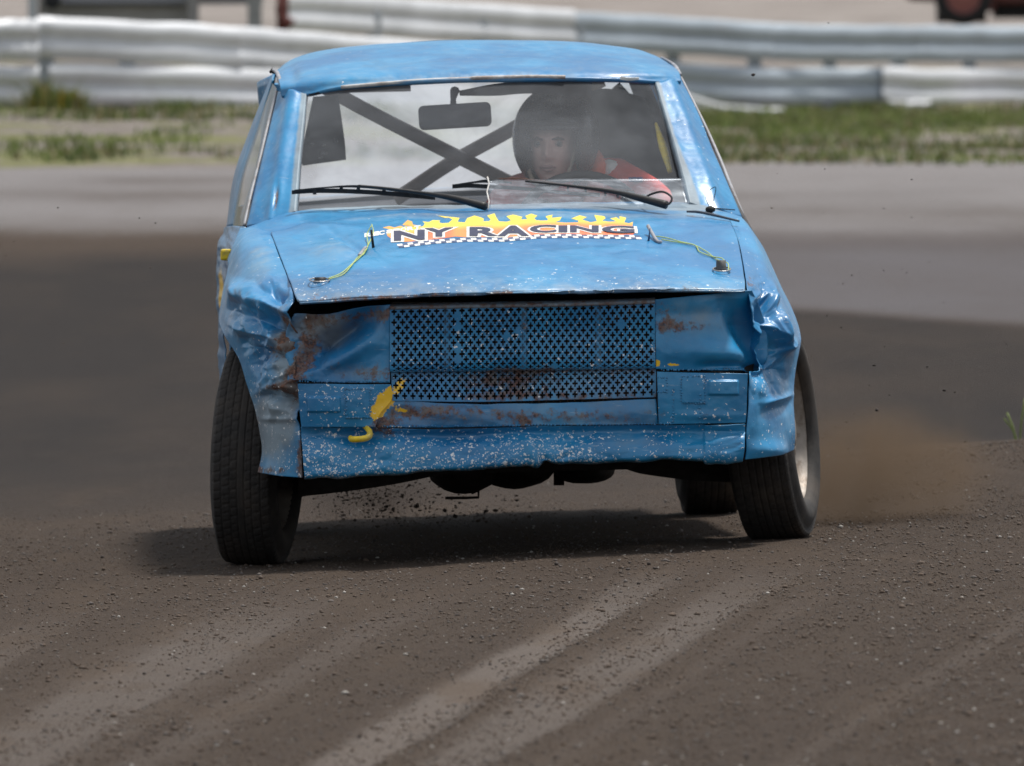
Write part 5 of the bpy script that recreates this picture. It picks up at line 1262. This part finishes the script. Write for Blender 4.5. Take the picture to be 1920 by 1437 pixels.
# ------------------------------------------------------------------ guard rails
def galv(name, col, rust=.25):
    m, nt, p = newmat(name); b = NB(nt); v = b.obj()
    c = b.mix(b.ramp(b.noise(.9, 4, .6, v), .3, .7), tuple(k * .82 for k in col), tuple(min(.85, k * 1.1) for k in col))
    c = b.mix(b.ramp(b.noise(2.3, 5, .65, b.scl(v, (1, 1, 2))), .60, .74, 0, rust), c, (.24, .17, .13))
    nt.links.new(c, p.inputs['Base Color']); p.inputs['Roughness'].default_value = .5; p.inputs['Metallic'].default_value = .1; return m
M_RAILW = galv('rail_white_paint', (.66, .68, .71)); M_RAILG = galv('rail_zinc', (.40, .46, .52), .15); M_RAILB = simple('rail_rust_end', (.10, .025, .02), .8)
M_POST = galv('rail_post', (.45, .49, .53), .3)
PROF = [(-.156, .0), (-.150, -.02), (-.118, -.070), (-.070, -.078), (-.040, -.060), (-.016, -.010), (.016, -.010), (.040, -.060), (.070, -.078), (.118, -.070), (.150, -.02), (.156, .0)]
def beam(name, pts, mat, parent, scale=1.0, n=80, bend=0., label=None, joints=()):
    P = catmull(pts, n); C = at(P[:, 0], P[:, 1], P[:, 2]); V = []; F = []; k = len(PROF)
    for i in range(n):
        jj = .004 * math.sin(i * .31)
        for a, b in PROF: V.append(C[i] + np.array([0, b * scale + jj, -a * scale + .003 * math.sin(i * .25 + a * 3)]))
    for i in range(n - 1):
        for q in range(k - 1): F.append((i * k + q, i * k + q + 1, (i + 1) * k + q + 1, (i + 1) * k + q))
    o = mesh(name, V, F, mat, parent); md = o.modifiers.new('thickness', 'SOLIDIFY'); md.thickness = .005
    if label: o['label'] = label
    return o
def gpost(px, pytop, Y, parent, wd=.13, mat=None, zb=None):
    p = at(px, pytop, Y); zb = ground_z(p[0], Y) - .2; h = p[2] - zb
    mb = MB(); mb.add(boxm((p[0], Y + .10, zb + h / 2), (wd, .10, h))); mb.add(boxm((p[0], Y + .03, p[2] - .12), (wd * .8, .05, .2)))
    return mb.build('post', mat or M_POST, parent, smooth=False, bevel=.008)
gl = empty('guardrail', tuple(at(250, 205, 99.)), label='white-painted guardrail of two stacked beams on the left of the track', cat='guardrail', group='guardrails along the track edge')
beam('beam', [(-60, 77, 98.4), (30, 75, 98.6), (74, 76, 98.8)], M_RAILW, gl); beam('beam', [(70, 70, 98.9), (120, 72, 99), (250, 79, 99.4), (350, 82, 99.8), (455, 90, 100.2)], M_RAILW, gl)
beam('beam', [(452, 89, 100.3), (560, 97, 101), (700, 108, 102), (850, 118, 103)], M_RAILW, gl)
beam('beam', [(-60, 162, 98.4), (20, 163, 98.6), (74, 162, 98.8)], M_RAILW, gl, .98); beam('beam', [(92, 158, 98.9), (250, 161, 99.4), (455, 167, 100.2), (600, 172, 101.3), (850, 185, 103)], M_RAILW, gl, 1.0)
for px, Y in ((85, 99), (238, 99.5), (455, 100.4), (640, 101.6)): gpost(px, 48 + px * .03, Y, gl)
gr = empty('guardrail', tuple(at(1400, 215, 122.)), label='grey zinc guardrail on posts with bent lower beams, right of the car', cat='guardrail', group='guardrails along the track edge')
beam('beam', [(528, 22, 112), (600, 22, 112.8), (700, 30, 114), (850, 40, 116), (960, 47, 117), (1080, 54, 118)], M_RAILW, gr, 1.08)
beam('beam', [(1078, 58, 118), (1250, 66, 119.5), (1450, 78, 121)], M_RAILG, gr, 1.08); beam('beam', [(1446, 79, 121), (1600, 82, 122), (1730, 82, 123)], M_RAILG, gr, 1.08)
beam('beam', [(1726, 82, 123), (1850, 83, 124), (2000, 84, 125)], M_RAILG, gr, 1.08)
beam('beam', [(1000, 128, 117.5), (1150, 140, 118.5), (1300, 155, 120), (1450, 162, 121), (1560, 162, 122), (1660, 160, 122.5)], M_RAILG, gr, 1.08)
beam('beam', [(1655, 160, 122.4), (1750, 166, 123), (1850, 164, 124), (2000, 166, 125)], M_RAILW, gr, 1.15, label='bent white lower beam')
beam('beam', [(1240, 165, 119), (1285, 188, 119), (1340, 206, 119.2), (1400, 214, 119.6), (1470, 216, 120)], M_RAILW, gr, .42, label='thin bent white strip curling to the ground')
beam('beam', [(1668, 205, 122.2), (1700, 206, 122.4), (1745, 206, 122.6)], M_RAILW, gr, .55)
beam('beam', [(1010, 190, 117.8), (1140, 190, 118.5), (1240, 187, 119.2)], M_RAILW, gr, .8)
for px, pt, Y in ((1262, 60, 119.8), (1415, 66, 121), (1556, 72, 122), (1685, 76, 123), (1818, 78, 124), (1945, 80, 125), (700, 22, 114), (900, 34, 116.5), (1080, 46, 118)): gpost(px, pt, Y, gr)
V, F = boxm(at(530, 18, 111.9), (.10, .14, .50)); mb = MB(); mb.add((V, F)); mb.add(tube(at(np.array([528, 524, 532, 545]), np.array([0, 20, 38, 50]), np.array([111.8] * 4)), [.04, .035, .05, .07], 10)); mb.build('end_plate', M_RAILB, gr, label='rusty dark-red end of the far beam')

# concrete stand behind the left rail
M_CONC = simple('grey_panel', (.36, .36, .355), .8, 0, .25, 1.2, dirt=((.24, .22, .19), .6))
wl = empty('barrier_hut', tuple(at(280, 90, 112.)), label='low grey panelled hut behind the left guardrail', cat='hut')
def quadbox(p0, p1, Y, d, name, mat, parent, h=None):
    a = at(p0[0], p0[1], Y); b_ = at(p1[0], p1[1], Y); mb = MB(); mb.add(boxm(((a[0] + b_[0]) / 2, Y + d / 2, (a[2] + b_[2]) / 2), (abs(b_[0] - a[0]), d, abs(a[2] - b_[2])))); return mb.build(name, mat, parent, smooth=False)
quadbox((72, -260), (352, 110), 112, 2.0, 'wall', M_CONC, wl)
quadbox((95, -6), (352, 6), 111.9, .1, 'rail_band', simple('dark_band', (.26, .27, .30), .6), wl)
quadbox((120, 6), (340, 9), 111.88, .1, 'band_edge', M_DARK, wl)
V, F = lathe([(-.05, .001), (-.05, .07), (.05, .07), (.05, .001)], 20); V = V[:, [1, 0, 2]]; mesh('round_fitting', V + at(98, 2, 111.85), F, M_DARK, wl)
quadbox((52, -260), (69, 110), 111.7, .2, 'post', M_POST, wl); quadbox((353, -260), (372, 110), 111.7, .2, 'post', simple('post_grey', (.22, .22, .22), .7), wl)
quadbox((464, -260), (490, 110), 111.7, .2, 'post', simple('post_grey2', (.24, .25, .25), .7), wl)
quadbox((350, -265), (492, 8), 112.2, .3, 'lintel', simple('lintel_grey', (.22, .23, .25), .7), wl)
quadbox((40, -275), (500, -258), 111.8, 3, 'roof', M_CONC, wl)

# old car parked beyond the rail at the top right
pc = empty('parked_car', tuple(at(1830, 50, 138.)), label='dark red old car parked beyond the far guardrail, cut off by the top edge', cat='car')
M_OLDRED = simple('old_red_paint', (.10, .018, .012), .5, 0, .4, 3, dirt=((.03, .02, .02), .7)); M_PBLACK = simple('parked_black', (.010, .010, .012), .8)
def pw_(px, py, rad, Y):
    c = at(px, py, Y)
    V, F = lathe([(-.1, rad * .6), (-.1, rad * .95), (-.07, rad), (.07, rad), (.1, rad * .95), (.1, rad * .6)], 48); V = V[:, [1, 0, 2]]
    hb = mesh('wheel', V + c, F, M_PBLACK, pc)
    V, F = lathe([(-.07, .001), (-.10, rad * .25), (-.06, rad * .35), (-.07, rad * .6)], 32); mesh('rim', V[:, [1, 0, 2]] + c, F, simple('faded_red_rim', (.25, .09, .08), .6), hb)
pw_(1806, -6, .30, 138.); pw_(2280, -6, .30, 138.)
bx0 = at(1640, -160, 139.); 
mb = MB(); pts = [(1700, -20), (1704, -110), (1860, -150), (1960, -300), (2260, -300), (2380, -140), (2420, -110), (2420, 5), (2360, 8), (1870, 8), (1850, -30), (1768, -40), (1760, 2), (1710, 0)]
A = np.array([at(a, b, 138.1) for a, b in pts]); Bk = A + np.array([0, 1.55, 0]); n = len(pts)
mb.add((np.vstack([A, Bk]), [tuple(range(n)), tuple(range(2 * n - 1, n - 1, -1))] + [(i, i + n, (i + 1) % n + n, (i + 1) % n) for i in range(n)])); mb.build('body', M_OLDRED, pc, smooth=False, bevel=.03)
quadbox((1868, 6), (2250, 34), 138.3, 1.2, 'underbody', M_PBLACK, pc); quadbox((1762, -60), (1850, 42), 138.35, 1.2, 'wheel_well', M_PBLACK, pc)
quadbox((1846, -30), (1866, 22), 138.02, .05, 'mud_flap', M_OLDRED, pc)

# ------------------------------------------------------------------ grass and weeds
def blades(name, pos, h, wd, mats, mi, seed, lean=.5):
    r = np.random.default_rng(seed); n = len(pos); a = r.random(n) * 6.28; d = np.stack([np.cos(a), np.sin(a), 0 * a], -1); b = r.random(n) * 6.28
    ln = np.stack([np.cos(b), np.sin(b), 0 * b], -1) * (h * lean * r.random(n))[:, None]; up = np.array([0, 0, 1.])
    w2 = wd[:, None] * d / 2
    V = np.stack([pos - w2, pos + w2, pos + ln * .35 + up * (h * .6)[:, None] + w2 * .7, pos + ln * .35 + up * (h * .6)[:, None] - w2 * .7, pos + ln + up * h[:, None]], 1)
    idx = (np.arange(n) * 5)[:, None]
    me = bpy.data.meshes.new(name); me.vertices.add(n * 5); me.vertices.foreach_set('co', V.astype(np.float32).ravel())
    q = np.concatenate([idx + np.array([0, 1, 2, 3]), idx + np.array([3, 2, 4])], 1).ravel().astype(np.int32)
    me.loops.add(len(q)); me.loops.foreach_set('vertex_index', q); me.polygons.add(2 * n)
    ls = np.stack([np.arange(n) * 7, np.arange(n) * 7 + 4], 1).ravel().astype(np.int32); me.polygons.foreach_set('loop_start', ls)
    for m in mats: me.materials.append(m)
    me.polygons.foreach_set('material_index', np.repeat(mi, 2).astype(np.int32)); me.update(calc_edges=True)
    o = bpy.data.objects.new(name, me); SC.collection.objects.link(o); return o
GM = [simple('grass_dark', (.10, .14, .035), .7, 0, .3, 3), simple('grass_green', (.17, .22, .05), .7, 0, .3, 3), simple('grass_dry', (.27, .22, .12), .8, 0, .3, 3), simple('weed_yellow', (.35, .25, .02), .7, 0, .3, 3)]
N = 60000; gx = (rng.random(N) * 2 - 1); gy = 86.5 + rng.random(N) * 50; gx = gx * gy * .042
a_l = gx < .8
den = fbm(gx * .9 + 20, gy * .5 + 4, 4)
k_ = np.where(a_l, ((gy > 95.8) & (gy < 103) & (den > .22)) | ((gy < 95.8) & (gy > 88.8) & (den > .60)) | ((gy < 88.8) & (den > .47)) , ((gy < 125) & (den > .36)) | (gy > 125) & (den > .52))
k_ &= ~((gy > 99.5) & (gy < 111) & (gx < -1.2) & (rng.random(N) < .6))
gx, gy = gx[k_], gy[k_]; hh = .03 + .07 * rng.random(len(gx)) * (.5 + fbm(gx * 2, gy, 3)); hh = np.where((gy > 97.0) & (gy < 99.2), hh * .8, hh)
mi = np.where(fbm(gx * .8, gy * .6, 3) + .25 * (rng.random(len(gx)) - .5) > .52, 1, np.where(rng.random(len(gx)) < .35, 2, 0))
g1 = blades('verge_grass', np.stack([gx, gy, terrain(gx, gy) - .02], -1), hh, .012 + .02 * rng.random(len(gx)), GM, mi, 3); props(g1, kind='stuff')
def weed(px, Y, n, h, spread, label, seed, mi_p=(.4, .4, .1, .1)):
    r = np.random.default_rng(seed); c = at(px, 200, Y); x = c[0] + r.normal(0, spread, n); y = Y + r.normal(0, spread * .5, n)
    o = blades('weed', np.stack([x, y, terrain(x, y) - .02], -1) , h * (.5 + .5 * r.random(n)), .012 + .015 * r.random(n), GM, r.choice(4, n, p=mi_p), seed, .8)
    return props(o, label, 'weed', 'tall weeds at the guardrail foot')
weed(88, 98.3, 170, .30, .10, 'tall weed with yellow flowers in front of the gap between the lower left beams', 5, (.35, .25, .2, .2))
weed(128, 98.3, 160, .22, .07, 'short yellowish weed right of the tall flowering weed', 6, (.2, .3, .2, .3))
weed(348, 98.6, 160, .12, .16, 'low dark green weed tuft against the lower left beam', 7, (.6, .3, .1, 0))
weed(1630, 120.5, 260, .15, .14, 'green weed tuft where the zinc lower beam ends', 8, (.3, .6, .1, 0))
# single grass stalk at the right edge
xw = at(1905, 850, 45.); z0 = ground_z(xw[0], 45.)
mb = MB()
for dx, hh_, l1 in ((0, .11, -.03), (.006, .09, -.045), (.012, .16, .02)): mb.add(tube(catmull([(xw[0] + dx, 45, z0 - .01), (xw[0] + dx + l1 * .3, 45, z0 + hh_ * .5), (xw[0] + dx + l1, 45.02, z0 + hh_)], 8), [.004, .005, .001][0:3] if False else .0035, 5))
o = mb.build('grass_sprig', GM[1]); props(o, 'small bright green grass sprig on the stony rise at the right edge', 'weed')

# ------------------------------------------------------------------ clods in the air and dust
def clods(name, boxes, seed, lab):
    r = np.random.default_rng(seed); P = []; S = []
    for n, (px, py, Y), (sx, sy_, sY), s0 in boxes:
        a = px + r.normal(0, sx, n); b = py + r.normal(0, sy_, n); yy = Y + r.normal(0, sY, n); P.append(at(a, b, yy)); S.append(s0 * (.4 + r.exponential(.7, n)))
    P = np.vstack(P); S = np.minimum(np.concatenate(S) * .42, .007); k = P[:, 2] > terrain(P[:, 0], P[:, 1]) + .01
    stones(name, P[k], S[k], SM, r.choice([0, 1], k.sum(), p=[.75, .25]), seed)
clods('flying_clods', [(1000, (690, 928, 38.4), (60, 24, .3), .0034), (160, (800, 950, 38.5), (60, 20, .3), .004), (60, (860, 955, 38.6), (90, 18, .3), .005), (110, (1570, 800, 38.6), (60, 90, .4), .0032), (60, (1720, 650, 38.), (110, 120, .6), .0034), (16, (150, 480, 38.), (120, 120, .6), .004), (14, (1650, 300, 38.), (120, 120, .6), .004)], 9, '')
def dust(name, c, r, dens, col, seed):
    V, F = icos(4); V = V * (1 + .35 * (vn(V[:, 0] * 1.5 + seed, V[:, 2] * 1.5 + V[:, 1]) - .5))[:, None]
    m, nt, p = newmat(name + '_volume'); nt.nodes.remove(p); b = NB(nt); out = [x for x in nt.nodes if x.type == 'OUTPUT_MATERIAL'][0]
    g = b.n('TexCoord').outputs['Object']
    ln_ = b.n('VectorMath', operation='LENGTH'); mp = b.scl(g, (1 / r[0], 1 / r[1], 1 / r[2])); nt.links.new(mp, ln_.inputs[0])
    fall = b.ramp(ln_.outputs['Value'], .12, .88, 1, 0); n_ = b.ramp(b.noise(6, 5, .65, g, dist=.6), .40, .66)
    pv = b.n('VolumePrincipled'); pv.inputs['Color'].default_value = (*col, 1); pv.inputs['Anisotropy'].default_value = .2
    nt.links.new(b.math('MULTIPLY', b.math('MULTIPLY', fall, b.math('ADD', n_, .25)), dens), pv.inputs['Density']); nt.links.new(pv.outputs[0], out.inputs['Volume'])
    me = bpy.data.meshes.new(name); me.from_pydata((V * np.array(r)).tolist(), [], F); me.update(); o = bpy.data.objects.new(name, me); SC.collection.objects.link(o)
    me.materials.append(m); o.location = c; props(o, kind='stuff'); return o
dust('dust_cloud', tuple(at(1625, 890, 38.0)), (.50, .75, .27), 5.2, (.27, .195, .135), 1)
dust('dust_cloud', tuple(at(700, 940, 38.3)), (.34, .7, .12), 1.3, (.50, .38, .30), 3)
SC.cycles.volume_step_rate = 2; SC.cycles.volume_max_steps = 64
